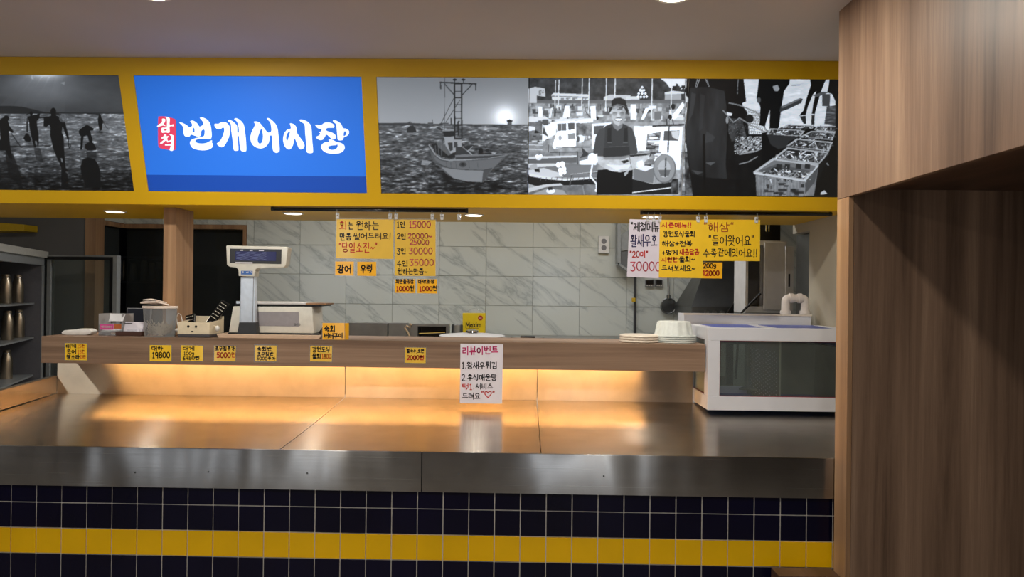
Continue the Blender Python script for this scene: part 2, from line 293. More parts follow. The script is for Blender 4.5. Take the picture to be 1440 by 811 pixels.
# ---------------------------------------------------------------- printed pictures (drawn with numpy, kept as colours of the print's mesh)
AX0, AY0, AX1, AY1, AS = -70, 94, 1215, 286, 3
class Art:
    def __init__(s):
        s.h = (AY1-AY0)*AS; s.w = (AX1-AX0)*AS
        s.a = np.zeros((s.h, s.w), np.float32); s.rng = np.random.RandomState(5)
        s.tr = (0, 0, 1.0); s.clip = (0, s.w)
    def view(s, ox, oy, sc): s.tr = (ox, oy, sc)
    def c(s, p):
        ox, oy, sc = s.tr
        return ((ox+p[0]/sc-AX0)*AS, (oy+p[1]/sc-AY0)*AS)
    def noise(s, fx, fy, octv=3, seed=0):
        rng = np.random.RandomState(seed); out = np.zeros((s.h, s.w), np.float32); amp = 1; tot = 0
        for o in range(octv):
            gx = max(2, int(s.w/fx))+2; gy = max(2, int(s.h/fy))+2
            g = rng.rand(gy, gx).astype(np.float32)
            yy = np.linspace(0, gy-1.001, s.h); xx = np.linspace(0, gx-1.001, s.w)
            y0 = yy.astype(int); x0 = xx.astype(int); ty = (yy-y0)[:, None]; tx = (xx-x0)[None]
            ty = ty*ty*(3-2*ty); tx = tx*tx*(3-2*tx)
            v = (g[y0][:, x0]*(1-ty)*(1-tx)+g[y0+1][:, x0]*ty*(1-tx)+g[y0][:, x0+1]*(1-ty)*tx+g[y0+1][:, x0+1]*ty*tx)
            out += v*amp; tot += amp; amp *= .55; fx /= 2; fy /= 2
        return out/tot
    def mask(s, pts):
        pts = np.array([s.c(p) for p in pts], np.float32)
        x0 = int(max(s.clip[0], math.floor(pts[:, 0].min()))); x1 = int(min(s.clip[1], math.ceil(pts[:, 0].max())+1))
        y0 = int(max(0, math.floor(pts[:, 1].min()))); y1 = int(min(s.h, math.ceil(pts[:, 1].max())+1))
        if x1 <= x0 or y1 <= y0: return None
        X = np.arange(x0, x1)[None]+.5; Y = np.arange(y0, y1)[:, None]+.5
        ins = np.zeros((y1-y0, x1-x0), bool); n = len(pts)
        for i in range(n):
            ax, ay = pts[i]; bx, by = pts[(i+1) % n]
            if ay == by: continue
            cond = ((ay > Y) != (by > Y)) & (X < (bx-ax)*(Y-ay)/(by-ay)+ax)
            ins ^= cond
        return (slice(y0, y1), slice(x0, x1)), ins
    def poly(s, pts, v, al=1.0, tex=None):
        r = s.mask(pts)
        if r is None: return
        sl, m = r; val = v if tex is None else v+tex[sl]
        s.a[sl] = np.where(m, s.a[sl]*(1-al)+val*al, s.a[sl])
    def line(s, pts, w, v, al=1.0):
        for (ax, ay), (bx, by) in zip(pts[:-1], pts[1:]):
            d = math.hypot(bx-ax, by-ay) or 1; nx, ny = -(by-ay)/d*w/2, (bx-ax)/d*w/2
            ex, ey = (bx-ax)/d*w*.3, (by-ay)/d*w*.3
            s.poly([(ax+nx-ex, ay+ny-ey), (bx+nx+ex, by+ny+ey), (bx-nx+ex, by-ny+ey), (ax-nx-ex, ay-ny-ey)], v, al)
    def ell(s, cx, cy, rx, ry, v, al=1.0, rot=0, tex=None):
        c, q = math.cos(rot), math.sin(rot)
        s.poly([(cx+rx*math.cos(t)*c-ry*math.sin(t)*q, cy+rx*math.cos(t)*q+ry*math.sin(t)*c) for t in np.linspace(0, 2*math.pi, 25)[:-1]], v, al, tex)
    def glow(s, cx, cy, rx, ry, amt, x0, x1):
        px, py = s.c((cx, cy)); k = s.tr[2]/AS
        X = (np.arange(s.w)[None]-px)*k; Y = (np.arange(s.h)[:, None]-py)*k
        g = np.exp(-((X/rx)**2+(Y/ry)**2))*amt
        a, b = int(s.c((x0, 0))[0]), int(s.c((x1, 0))[0]); a = max(0, a)
        s.a[:, a:b] += g[:, a:b]
    def blobs(s, n, box, size, vals, al=1.0, seed=1, slope=0):
        rng = np.random.RandomState(seed)
        for i in range(n):
            x = box[0]+rng.rand()*(box[2]-box[0]); y = box[1]+rng.rand()*(box[3]-box[1])
            w = size[0]*(.4+rng.rand()); h = size[1]*(.4+rng.rand()); v = vals[rng.randint(len(vals))]
            s.poly([(x, y), (x+w, y+slope*w), (x+w*.95, y+h+slope*w), (x+w*.05, y+h)], v, al)

def wave(A, seed):      # choppy water: stretched noise with sharp crests
    n = A.noise(34, 7, 4, seed); m = A.noise(13, 4, 2, seed+9)
    return (n-.5)*.8+(m-.5)*.5+np.maximum(0, n*.6+m*.4-.56)*3.2

def draw_fishers(A):
    A.view(0, 95, 4.635); A.clip = (0, int(A.c((925, 0))[0]))
    w1 = wave(A, 3); fine = A.noise(24, 5, 3, 21)-.5
    for y in range(20, 320, 4): A.poly([(-400, y), (930, y), (930, y+5), (-400, y+5)], .17+.07*math.sin((y-20)/300*3.1))
    A.poly([(-400, 15), (930, 15), (930, 310), (-400, 310)], .22, .35, (A.noise(150, 60, 4, 8)-.5)*.28)
    A.glow(300, 30, 110, 50, .5, -400, 930); A.glow(290, 90, 260, 140, .2, -400, 930)
    for k, (x, t) in enumerate([(230, 60), (330, 200), (420, 330), (180, -40), (280, 120)]):
        A.poly([(x, 60), (x+35, 60), (t+90, 290), (t, 290)], .34, .16)
    A.poly([(210, 45), (220, 80), (200, 70)], .7, .7); A.poly([(395, 100), (425, 92), (420, 115)], .6, .6)
    A.poly([(-400, 250), (60, 250), (150, 256), (250, 280), (300, 292), (930, 296), (930, 308), (-400, 308)], .13)
    for y in range(302, 800, 4):
        t = (y-302)/490
        b = .36+.05*math.sin(t*3)-.36*max(0, t-.2)**.9
        A.poly([(-400, y), (930, y), (930, y+5), (-400, y+5)], b, 1, w1*(.42-.12*t)+fine*.2)
    A.poly([(-400, 374), (300, 374), (300, 380), (-400, 380)], .62, .6)
    A.poly([(-400, 700), (300, 690), (640, 690), (860, 670), (930, 660), (930, 800), (-400, 800)], .06, .6, w1*.2)
    A.poly([(-400, 560), (0, 590), (130, 640), (150, 790), (-400, 790)], .05, .55)
    A.poly([(0, 510), (340, 505), (330, 514), (0, 522)], .08, .7)
    k = .055
    # man walking away, pole on his shoulders
    A.poly([(150, 318), (200, 290), (330, 294), (400, 304), (400, 310), (320, 302), (205, 300)], .1)
    A.line([(240, 330), (330, 322)], 8, .08)
    A.ell(348, 290, 19, 28, k); A.poly([(336, 300), (362, 300), (372, 320), (330, 322)], k)
    A.poly([(286, 322), (330, 316), (372, 314), (402, 332), (412, 372), (402, 420), (416, 452), (418, 520), (424, 600), (428, 650), (440, 668), (418, 690), (402, 662), (392, 630), (372, 590), (345, 520), (328, 440), (330, 392), (322, 372), (304, 388), (284, 384)], k)
    A.poly([(395, 330), (424, 356), (436, 400), (446, 440), (452, 470), (440, 468), (426, 430), (412, 392), (398, 380)], k)
    A.line([(448, 470), (446, 505), (455, 525), (462, 515), (458, 500)], 6, .1)
    A.poly([(396, 590), (408, 592), (410, 620), (402, 615)], .4)
    A.ell(412, 330, 26, 28, .55, .45); A.ell(412, 330, 26, 28, .3, .3)
    for q in range(6): A.line([(388+q*9, 308), (404+q*6, 356)], 2, .2)
    A.poly([(400, 665), (440, 690), (450, 780), (400, 785)], .04, .85)
    # second carrier
    A.ell(204, 299, 11, 15, k); A.poly([(180, 322), (212, 312), (262, 300), (258, 330), (240, 350), (246, 400), (254, 440), (254, 505), (244, 508), (240, 480), (228, 478), (236, 520), (224, 522), (208, 460), (195, 400), (188, 350)], k)
    A.line([(178, 330), (178, 420)], 10, k); A.poly([(170, 428), (186, 430), (205, 470), (195, 486), (165, 480), (153, 462)], k)
    A.ell(158, 336, 22, 26, .5, .5)
    for q in range(5): A.line([(138+q*10, 314), (146+q*8, 360)], 2, .2)
    A.poly([(222, 525), (262, 525), (285, 620), (235, 600)], .1, .6)
    # bent figure at the edge with a stick
    A.ell(42, 330, 18, 18, k); A.poly([(-10, 350), (20, 325), (50, 335), (62, 380), (90, 418), (84, 428), (58, 412), (62, 470), (72, 540), (84, 600), (60, 590), (35, 540), (10, 540), (-60, 545), (-60, 480), (5, 470), (0, 420)], k)
    A.line([(75, 430), (140, 522)], 5, .08); A.poly([(35, 560), (85, 560), (108, 620), (140, 720), (60, 720)], .06, .75)
    # figure stooping
    A.ell(568, 388, 18, 13, k); A.poly([(514, 412), (540, 388), (580, 380), (612, 396), (610, 410), (588, 412), (604, 470), (602, 500), (586, 500), (570, 440), (546, 450), (540, 500), (536, 536), (524, 536), (528, 450), (516, 432)], k)
    A.poly([(556, 500), (580, 486), (610, 492), (630, 530), (625, 540), (570, 540), (550, 520)], k)
    A.poly([(560, 545), (628, 545), (630, 590), (570, 590)], .08, .6)
    A.poly([(540, 600), (575, 585), (620, 598), (645, 640), (655, 690), (660, 780), (560, 780), (530, 690), (525, 650)], .045)
    # far figure
    A.poly([(645, 308), (658, 308), (664, 330), (676, 352), (668, 372), (666, 408), (650, 414), (642, 370), (638, 340)], k)
    A.line([(672, 355), (705, 405)], 3, .12); A.line([(565, 303), (670, 306)], 4, .1); A.poly([(645, 416), (672, 416), (670, 430), (650, 428)], .1, .7)

def draw_boat(A):
    A.view(520, 90, 3.8625); x0, x1 = 0, 866
    A.clip = (int(A.c((x0, 0))[0]), int(A.c((x1, 0))[0]))
    w1 = wave(A, 31); fine = A.noise(14, 4, 2, 41)-.5
    for y in range(50, 340, 4): A.poly([(-20, y), (880, y), (880, y+5), (-20, y+5)], .45+.13*(y-50)/290)
    A.poly([(-20, 50), (880, 50), (880, 335), (-20, 335)], .5, .25, (A.noise(500, 200, 2, 4)-.5)*.2)
    A.glow(735, 285, 60, 55, .42, 0, 866); A.glow(735, 285, 210, 130, .12, 0, 866)
    A.poly([(-20, 322), (200, 319), (350, 326), (600, 328), (880, 330), (880, 352), (600, 346), (-20, 334)], .22)
    for y in range(334, 730, 4):
        t = (y-334)/390
        A.poly([(-20, y), (880, y), (880, y+5), (-20, y+5)], .34-.16*t, 1, w1*.42+fine*.16)
    A.poly([(200, 318), (220, 312), (235, 320)], .3); A.poly([(315, 318), (345, 318), (345, 331), (315, 331)], .3); A.line([(341, 303), (341, 325)], 4, .22)
    A.poly([(200, 350), (220, 338), (236, 334), (250, 352), (256, 372), (204, 374)], .17); A.poly([(205, 374), (255, 372), (250, 380), (208, 381)], .42)
    A.poly([(742, 308), (760, 300), (778, 308), (772, 316), (748, 316)], .15); A.poly([(748, 316), (772, 316), (772, 330), (748, 330)], .33)
    A.poly([(590, 344), (700, 346), (700, 352), (590, 351)], .62, .7)
    # dark water round the hull
    A.view(590, 105, 4.915)
    A.poly([(90, 600), (200, 690), (300, 740), (470, 735), (600, 720), (640, 815), (60, 815)], .10, .45, w1*.2); A.poly([(150, 660), (300, 738), (470, 735), (560, 725), (520, 815), (180, 815)], .06, .5, w1*.14)
    A.poly([(20, 590), (90, 600), (60, 625), (10, 625)], .7, .5)
    # hull
    A.poly([(65, 484), (110, 545), (150, 575), (200, 588), (300, 582), (450, 572), (600, 556), (575, 590), (520, 640), (475, 690), (445, 744), (330, 738), (240, 718), (190, 690), (120, 620), (85, 580)], .30)
    A.poly([(70, 498), (110, 560), (150, 590), (200, 600), (300, 598), (450, 590), (575, 575), (545, 612), (500, 655), (440, 660), (300, 655), (180, 640), (110, 590)], .36)
    A.poly([(150, 640), (300, 658), (440, 662), (470, 690), (440, 744), (330, 738), (235, 716)], .46)
    A.poly([(442, 660), (500, 650), (470, 690), (445, 744), (432, 744)], .26)
    A.line([(115, 612), (200, 645), (300, 657), (440, 661), (500, 648)], 4, .18)
    A.line([(66, 486), (110, 552), (150, 582), (205, 592), (320, 588), (470, 576), (602, 556)], 9, .52); A.line([(60, 492), (106, 560), (148, 590), (200, 600)], 4, .2)
    for x in (185, 215, 250, 340, 400): A.line([(x, 602), (x+6, 645)], 2, .22)
    A.ell(300, 622, 26, 18, .24); A.ell(300, 620, 14, 10, .15)
    # deck, gunwale and wheelhouse
    A.poly([(80, 478), (140, 470), (200, 500), (240, 540), (300, 550), (240, 575), (200, 578), (150, 565), (110, 540)], .13)
    for x in (110, 130, 150): A.line([(x, 490), (x+4, 560)], 5, .32)
    A.poly([(118, 470), (150, 450), (165, 470), (230, 545), (200, 560), (130, 500)], .4, .7)
    A.poly([(160, 388), (238, 388), (240, 425), (170, 430)], .14); A.poly([(155, 380), (245, 378), (245, 390), (160, 392)], .5)
    A.poly([(170, 430), (290, 432), (292, 520), (215, 545), (180, 490)], .55); A.poly([(195, 470), (228, 468), (232, 520), (210, 530)], .2); A.poly([(238, 465), (262, 465), (264, 500), (240, 505)], .22)
    A.poly([(240, 440), (290, 440), (292, 450), (240, 450)], .3)
    A.poly([(245, 556), (350, 548), (470, 552), (600, 545), (606, 560), (470, 575), (250, 582)], .4); A.poly([(250, 570), (470, 560), (600, 553), (470, 578), (252, 586)], .22)
    A.poly([(250, 500), (310, 500), (360, 552), (250, 550)], .2); A.line([(300, 500), (362, 552)], 6, .6)
    A.poly([(300, 500), (335, 490), (368, 492), (345, 515), (330, 524)], .16); A.line([(335, 525), (368, 496)], 4, .55)
    A.ell(424, 528, 17, 22, .1); A.ell(470, 524, 11, 12, .13); A.poly([(405, 545), (500, 538), (500, 550), (405, 552)], .14)
    # lattice mast
    for x in (242, 291): A.line([(x, 60), (x+2, 435)], 10, .13)
    for y in (65, 115, 160, 208, 256, 302, 350, 395, 440): A.line([(242, y), (293, y)], 5 if y % 10 else 8, .16)
    A.line([(143, 54), (392, 64)], 9, .13); A.line([(146, 56), (147, 100)], 7, .14); A.line([(389, 66), (390, 108)], 7, .14)
    A.line([(172, 62), (238, 138)], 6, .16); A.line([(362, 70), (294, 142)], 6, .16)
    A.ell(244, 35, 14, 7, .13); A.ell(304, 35, 14, 7, .13); A.line([(244, 38), (244, 56)], 5, .15); A.line([(304, 38), (304, 56)], 5, .15)
    A.line([(175, 20), (174, 385)], 3, .25); A.line([(236, 166), (150, 335)], 4, .22); A.line([(280, 175), (182, 330)], 4, .22)
    A.line([(140, 338), (200, 336)], 5, .18); A.line([(155, 338), (160, 480)], 5, .25); A.line([(274, 322), (266, 330), (268, 420)], 9, .13); A.line([(218, 300), (220, 345)], 8, .2)
    A.poly([(112, 362), (140, 362), (165, 382), (140, 385)], .2)

def draw_marina(A):
    A.view(740, 105, 4.767); A.clip = (int(A.c((15, 0))[0]), int(A.c((1066, 0))[0]))
    tex = (A.noise(20, 20, 4, 51)-.5); W = 1080
    A.poly([(0, 0), (W, 0), (W, 820), (0, 820)], .55, 1, tex*.3)
    A.poly([(0, 0), (W, 0), (W, 175), (0, 175)], .20, 1, tex*.22)
    A.poly([(880, 0), (W, 0), (W, 95), (1010, 100), (960, 85), (935, 50), (905, 30)], .88); A.blobs(14, (960, 60, 1060, 100), (20, 22), (.12, .2), 1, 3)
    A.poly([(0, 170), (W, 170), (W, 196), (0, 196)], .36); A.poly([(0, 192), (W, 192), (W, 320), (0, 320)], .5, 1, tex*.5)
    A.poly([(10, 95), (60, 82), (125, 92), (130, 150), (72, 140), (72, 190), (10, 190)], .72); A.blobs(6, (80, 100, 120, 125), (14, 14), (.4, .5), 1, 5)
    A.poly([(170, 135), (185, 123), (415, 133), (425, 150), (420, 170), (175, 170)], .8); A.blobs(14, (200, 148, 400, 160), (18, 12), (.45, .55), 1, 6); A.poly([(165, 150), (425, 155), (425, 150), (175, 140)], .5)
    A.poly([(520, 150), (560, 135), (700, 138), (700, 170), (520, 172)], .7); A.poly([(670, 148), (760, 145), (760, 168), (670, 168)], .75)
    A.poly([(930, 120), (1040, 112), (1040, 168), (930, 168)], .6); A.poly([(930, 120), (985, 108), (1060, 118), (1060, 128), (930, 132)], .78)
    for (x, y) in [(778, 85), (765, 105), (790, 105), (755, 127), (778, 127), (800, 127), (750, 148), (770, 150), (790, 150), (808, 148), (778, 108)]:
        A.poly([(x, y-11), (x+10, y), (x, y+11), (x-10, y)], .9)
    # far boats: clutter of hulls, cabins, posts
    A.blobs(70, (15, 205, 1050, 300), (40, 24), (.85, .9, .3, .2, .6, .75), .85, 11)
    A.blobs(40, (15, 195, 1050, 240), (10, 34), (.15, .25, .7), .8, 12)
    for x, w_, y0, y1 in [(192, 4, 40, 210), (215, 6, 35, 215), (372, 5, 25, 230), (418, 6, 22, 260), (533, 6, 22, 240), (592, 7, 22, 200), (840, 7, 20, 300), (970, 6, 20, 330)]:
        A.line([(x+6, y0), (x, y1)], w_, .82)
    A.poly([(80, 215), (108, 215), (110, 280), (82, 285)], .92); A.poly([(262, 208), (290, 208), (294, 285), (245, 290)], .93); A.poly([(430, 212), (465, 210), (470, 300), (436, 298)], .93)
    A.poly([(180, 220), (165, 290), (150, 290), (165, 225)], .85); A.line([(400, 250), (440, 300)], 5, .2); A.ell(478, 292, 8, 13, .12)
    A.poly([(700, 200), (735, 200), (740, 300), (700, 300)], .92); A.poly([(830, 220), (790, 300), (770, 300), (800, 225)], .9)
    A.poly([(1050, 180), (1060, 210), (1000, 300), (950, 300), (990, 260)], .9); A.ell(985, 215, 14, 20, .12); A.ell(965, 285, 14, 17, .12); A.ell(900, 285, 10, 22, .8)
    A.poly([(860, 250), (905, 250), (905, 300), (860, 300)], .4)
    A.poly([(15, 285), (130, 280), (160, 300), (450, 290), (450, 330), (15, 330)], .82); A.blobs(20, (15, 300, 450, 330), (30, 12), (.3, .2, .6), .8, 14)
    A.poly([(15, 320), (120, 320), (120, 470), (15, 470)], .38, 1, tex*.4); A.blobs(14, (15, 400, 130, 460), (50, 10), (.15, .8, .6), .8, 15)
    A.poly([(60, 370), (95, 390), (55, 395)], .12); A.poly([(15, 345), (60, 350), (60, 372), (15, 380)], .85)
    A.poly([(108, 330), (200, 330), (200, 400), (108, 450)], .9); A.poly([(118, 340), (130, 380), (152, 420), (110, 395)], .25)
    A.poly([(115, 300), (150, 300), (150, 340), (115, 340)], .3)
    # central cabin
    A.poly([(330, 330), (450, 320), (450, 440), (330, 450)], .4, 1, tex*.5); A.blobs(10, (340, 400, 450, 440), (40, 14), (.85, .2, .6), .9, 16)
    A.poly([(160, 318), (330, 308), (445, 298), (448, 312), (330, 325), (165, 335)], .93); A.poly([(190, 335), (335, 322), (335, 480), (170, 500), (200, 400), (210, 380)], .92)
    A.poly([(208, 330), (268, 326), (270, 376), (212, 378)], .36); A.poly([(280, 324), (326, 322), (326, 366), (284, 372)], .3); A.line([(240, 328), (240, 376)], 4, .8)
    A.poly([(280, 396), (328, 392), (330, 430), (282, 434)], .5); A.ell(228, 425, 10, 18, .6)
    A.ell(362, 430, 30, 26, .85); A.ell(348, 432, 10, 22, .3)
    A.poly([(440, 330), (570, 320), (570, 420), (470, 500), (440, 500)], .85); A.poly([(455, 345), (530, 340), (480, 400), (455, 400)], .3)
    # near boats, rails, floats
    A.poly([(15, 455), (170, 470), (200, 520), (15, 520)], .5, 1, tex*.3); A.poly([(15, 520), (480, 520), (480, 620), (15, 620)], .45, 1, tex*.3)
    for y in (470, 500): A.line([(15, y), (110, y+4)], 5, .75)
    A.line([(150, 470), (150, 520)], 5, .25); A.line([(160, 520), (345, 518), (345, 600)], 5, .2); A.line([(225, 520), (225, 550), (335, 545)], 4, .25); A.line([(200, 490), (430, 485)], 4, .3)
    A.poly([(15, 560), (340, 548), (340, 590), (15, 596)], .34); A.poly([(15, 550), (340, 540), (340, 553), (15, 565)], .74)
    A.ell(75, 548, 13, 13, .92); A.ell(98, 545, 12, 12, .9); A.ell(85, 565, 18, 8, .8)
    A.poly([(370, 485), (420, 530), (410, 545), (360, 560), (380, 530)], .2); A.poly([(355, 580), (440, 560), (470, 580), (470, 605), (360, 605)], .88)
    A.poly([(15, 600), (200, 600), (480, 605), (480, 690), (15, 690)], .4); A.poly([(270, 610), (480, 606), (480, 680), (270, 675)], .42)
    A.poly([(15, 598), (190, 596), (215, 612), (15, 625)], .75); A.poly([(15, 640), (120, 625), (230, 660), (250, 685), (15, 695)], .72); A.poly([(20, 610), (70, 595), (80, 640), (30, 635)], .6); A.poly([(55, 632), (90, 632), (92, 655), (60, 652)], .12)
    for (x, y, r) in [(215, 605, 16), (243, 600, 17), (228, 640, 15), (254, 632, 15), (234, 662, 13), (258, 655, 12)]: A.ell(x, y, r, r*1.15, .93)
    A.poly([(15, 670), (120, 690), (260, 705), (440, 690), (470, 700), (470, 735), (200, 745), (60, 745), (15, 730)], .1)
    A.poly([(20, 660), (130, 684), (260, 698), (440, 685), (440, 698), (260, 712), (130, 700), (20, 680)], .78); 
    for x in range(100, 440, 36): A.line([(x, 690), (x-4, 712)], 4, .3)
    A.poly([(15, 760), (120, 735), (300, 745), (480, 735), (480, 810), (15, 810)], .38, 1, tex*.2); A.poly([(15, 760), (130, 735), (230, 728), (250, 742), (140, 752), (15, 790)], .7)
    A.poly([(40, 800), (150, 760), (250, 775), (280, 812), (40, 812)], .55); A.ell(165, 780, 30, 16, .85); A.poly([(145, 755), (175, 752), (178, 772), (148, 774)], .15)
    A.line([(292, 750), (305, 675), (320, 665), (480, 655)], 7, .3); A.line([(300, 668), (480, 650)], 4, .7); A.line([(445, 600), (430, 680), (470, 730), (475, 775)], 11, .85); A.ell(472, 775, 12, 12, .85); A.line([(380, 750), (390, 805)], 6, .5)
    # right hand boat, buoy
    A.view(820, 105, 4.773)
    A.poly([(340, 350), (520, 340), (540, 380), (440, 400), (420, 520), (360, 520)], .9); A.poly([(430, 400), (520, 385), (520, 540), (420, 540)], .45, 1, tex*.5); A.blobs(22, (420, 400, 520, 540), (50, 10), (.9, .15, .7), .9, 18)
    A.poly([(340, 345), (460, 348), (560, 345), (600, 352), (540, 372), (440, 384), (345, 380)], .86)
    A.poly([(530, 350), (670, 350), (660, 560), (650, 640), (500, 640), (510, 480)], .85); A.poly([(535, 368), (660, 365), (650, 455), (532, 450)], .9); A.poly([(545, 378), (650, 374), (640, 445), (540, 442)], .3); A.poly([(590, 380), (648, 376), (640, 440), (600, 420)], .72); A.line([(578, 350), (570, 520)], 9, .2)
    A.poly([(465, 340), (680, 330), (680, 342), (465, 352)], .2); A.line([(560, 300), (565, 345)], 8, .15); A.line([(600, 300), (610, 340)], 6, .25)
    A.poly([(660, 520), (720, 520), (720, 810), (640, 810), (655, 640)], .42, 1, tex*.8)
    A.poly([(370, 510), (500, 510), (500, 620), (370, 620)], .5, 1, tex*.6); A.blobs(14, (380, 500, 500, 610), (40, 14), (.85, .2), .9, 20)
    A.poly([(340, 625), (480, 612), (480, 650), (470, 730), (400, 715), (340, 700)], .4); A.poly([(345, 628), (420, 610), (480, 620), (420, 650)], .8)
    A.poly([(330, 700), (470, 735), (600, 720), (640, 700), (640, 800), (330, 805)], .1); A.poly([(595, 700), (640, 700), (640, 790), (590, 800)], .22, 1, tex*.5); A.line([(330, 792), (590, 758)], 7, .8)
    A.ell(548, 632, 77, 98, .36); A.ell(546, 628, 70, 92, .50); A.ell(546, 632, 42, 60, .62); A.poly([(505, 640), (588, 640), (575, 680), (520, 680)], .35); A.line([(556, 560), (552, 685)], 9, .2); A.line([(500, 615), (585, 625)], 5, .6)
    # the man
    A.poly([(190, 330), (272, 330), (330, 360), (352, 420), (368, 520), (350, 545), (70, 548), (68, 520), (85, 420), (110, 370)], .24)
    A.poly([(190, 330), (272, 330), (300, 345), (310, 540), (140, 540), (150, 345)], .2)
    A.poly([(100, 640), (335, 620), (330, 805), (92, 805), (92, 690)], .06)
    A.poly([(195, 325), (268, 325), (262, 355), (232, 378), (205, 355)], .42)
    A.poly([(190, 240), (284, 238), (284, 290), (262, 330), (236, 345), (212, 330), (192, 290)], .66)
    A.poly([(258, 240), (284, 238), (284, 290), (262, 330), (245, 340)], .55)
    A.ell(238, 300, 26, 13, .38); A.poly([(214, 296), (262, 296), (252, 308), (226, 308)], .92)
    A.poly([(230, 262), (244, 262), (248, 284), (228, 284)], .72); A.line([(200, 258), (228, 258)], 4, .2); A.line([(248, 258), (276, 258)], 4, .2)
    for cx in (213, 262): A.ell(cx, 264, 17, 11, .3, .35)
    A.poly([(174, 262), (178, 225), (192, 215), (190, 180), (210, 158), (250, 154), (285, 170), (294, 205), (304, 235), (298, 264), (284, 240), (270, 215), (230, 205), (200, 218), (188, 245)], .1)
    A.poly([(190, 215), (230, 196), (276, 206), (292, 228), (270, 212), (230, 204), (200, 220)], .35)
    for x in (165, 275): A.poly([(x, 360), (x+26, 355), (x+26, 470), (x-4, 470)], .13)
    A.poly([(140, 480), (310, 475), (318, 550), (135, 555)], .17); A.line([(142, 486), (308, 480)], 4, .3)
    for x in (180, 285): A.poly([(x-16, 452), (x+16, 452), (x+16, 462), (x-16, 462)], .3)
    # the fish across his arms
    A.poly([(88, 545), (150, 560), (250, 560), (330, 535), (400, 528), (448, 535), (440, 560), (400, 600), (330, 640), (250, 655), (190, 648), (130, 620), (100, 595)], .68, 1, tex*.25)
    A.poly([(120, 570), (250, 572), (340, 545), (430, 536), (340, 532), (260, 548), (160, 552)], .42, .8); A.poly([(150, 600), (250, 610), (330, 600), (300, 632), (220, 640)], .85, .6)
    A.poly([(256, 580), (300, 570), (310, 580), (275, 598)], .12); A.poly([(310, 540), (420, 530), (445, 540), (320, 552)], .14); A.line([(312, 555), (325, 625)], 4, .3)
    A.poly([(275, 660), (310, 640), (300, 665), (280, 684)], .6)
    A.ell(62, 560, 30, 34, .9); A.poly([(40, 545), (95, 530), (100, 590), (60, 595)], .86); A.ell(385, 605, 28, 24, .8); A.poly([(360, 585), (400, 575), (410, 605), (380, 625)], .85)

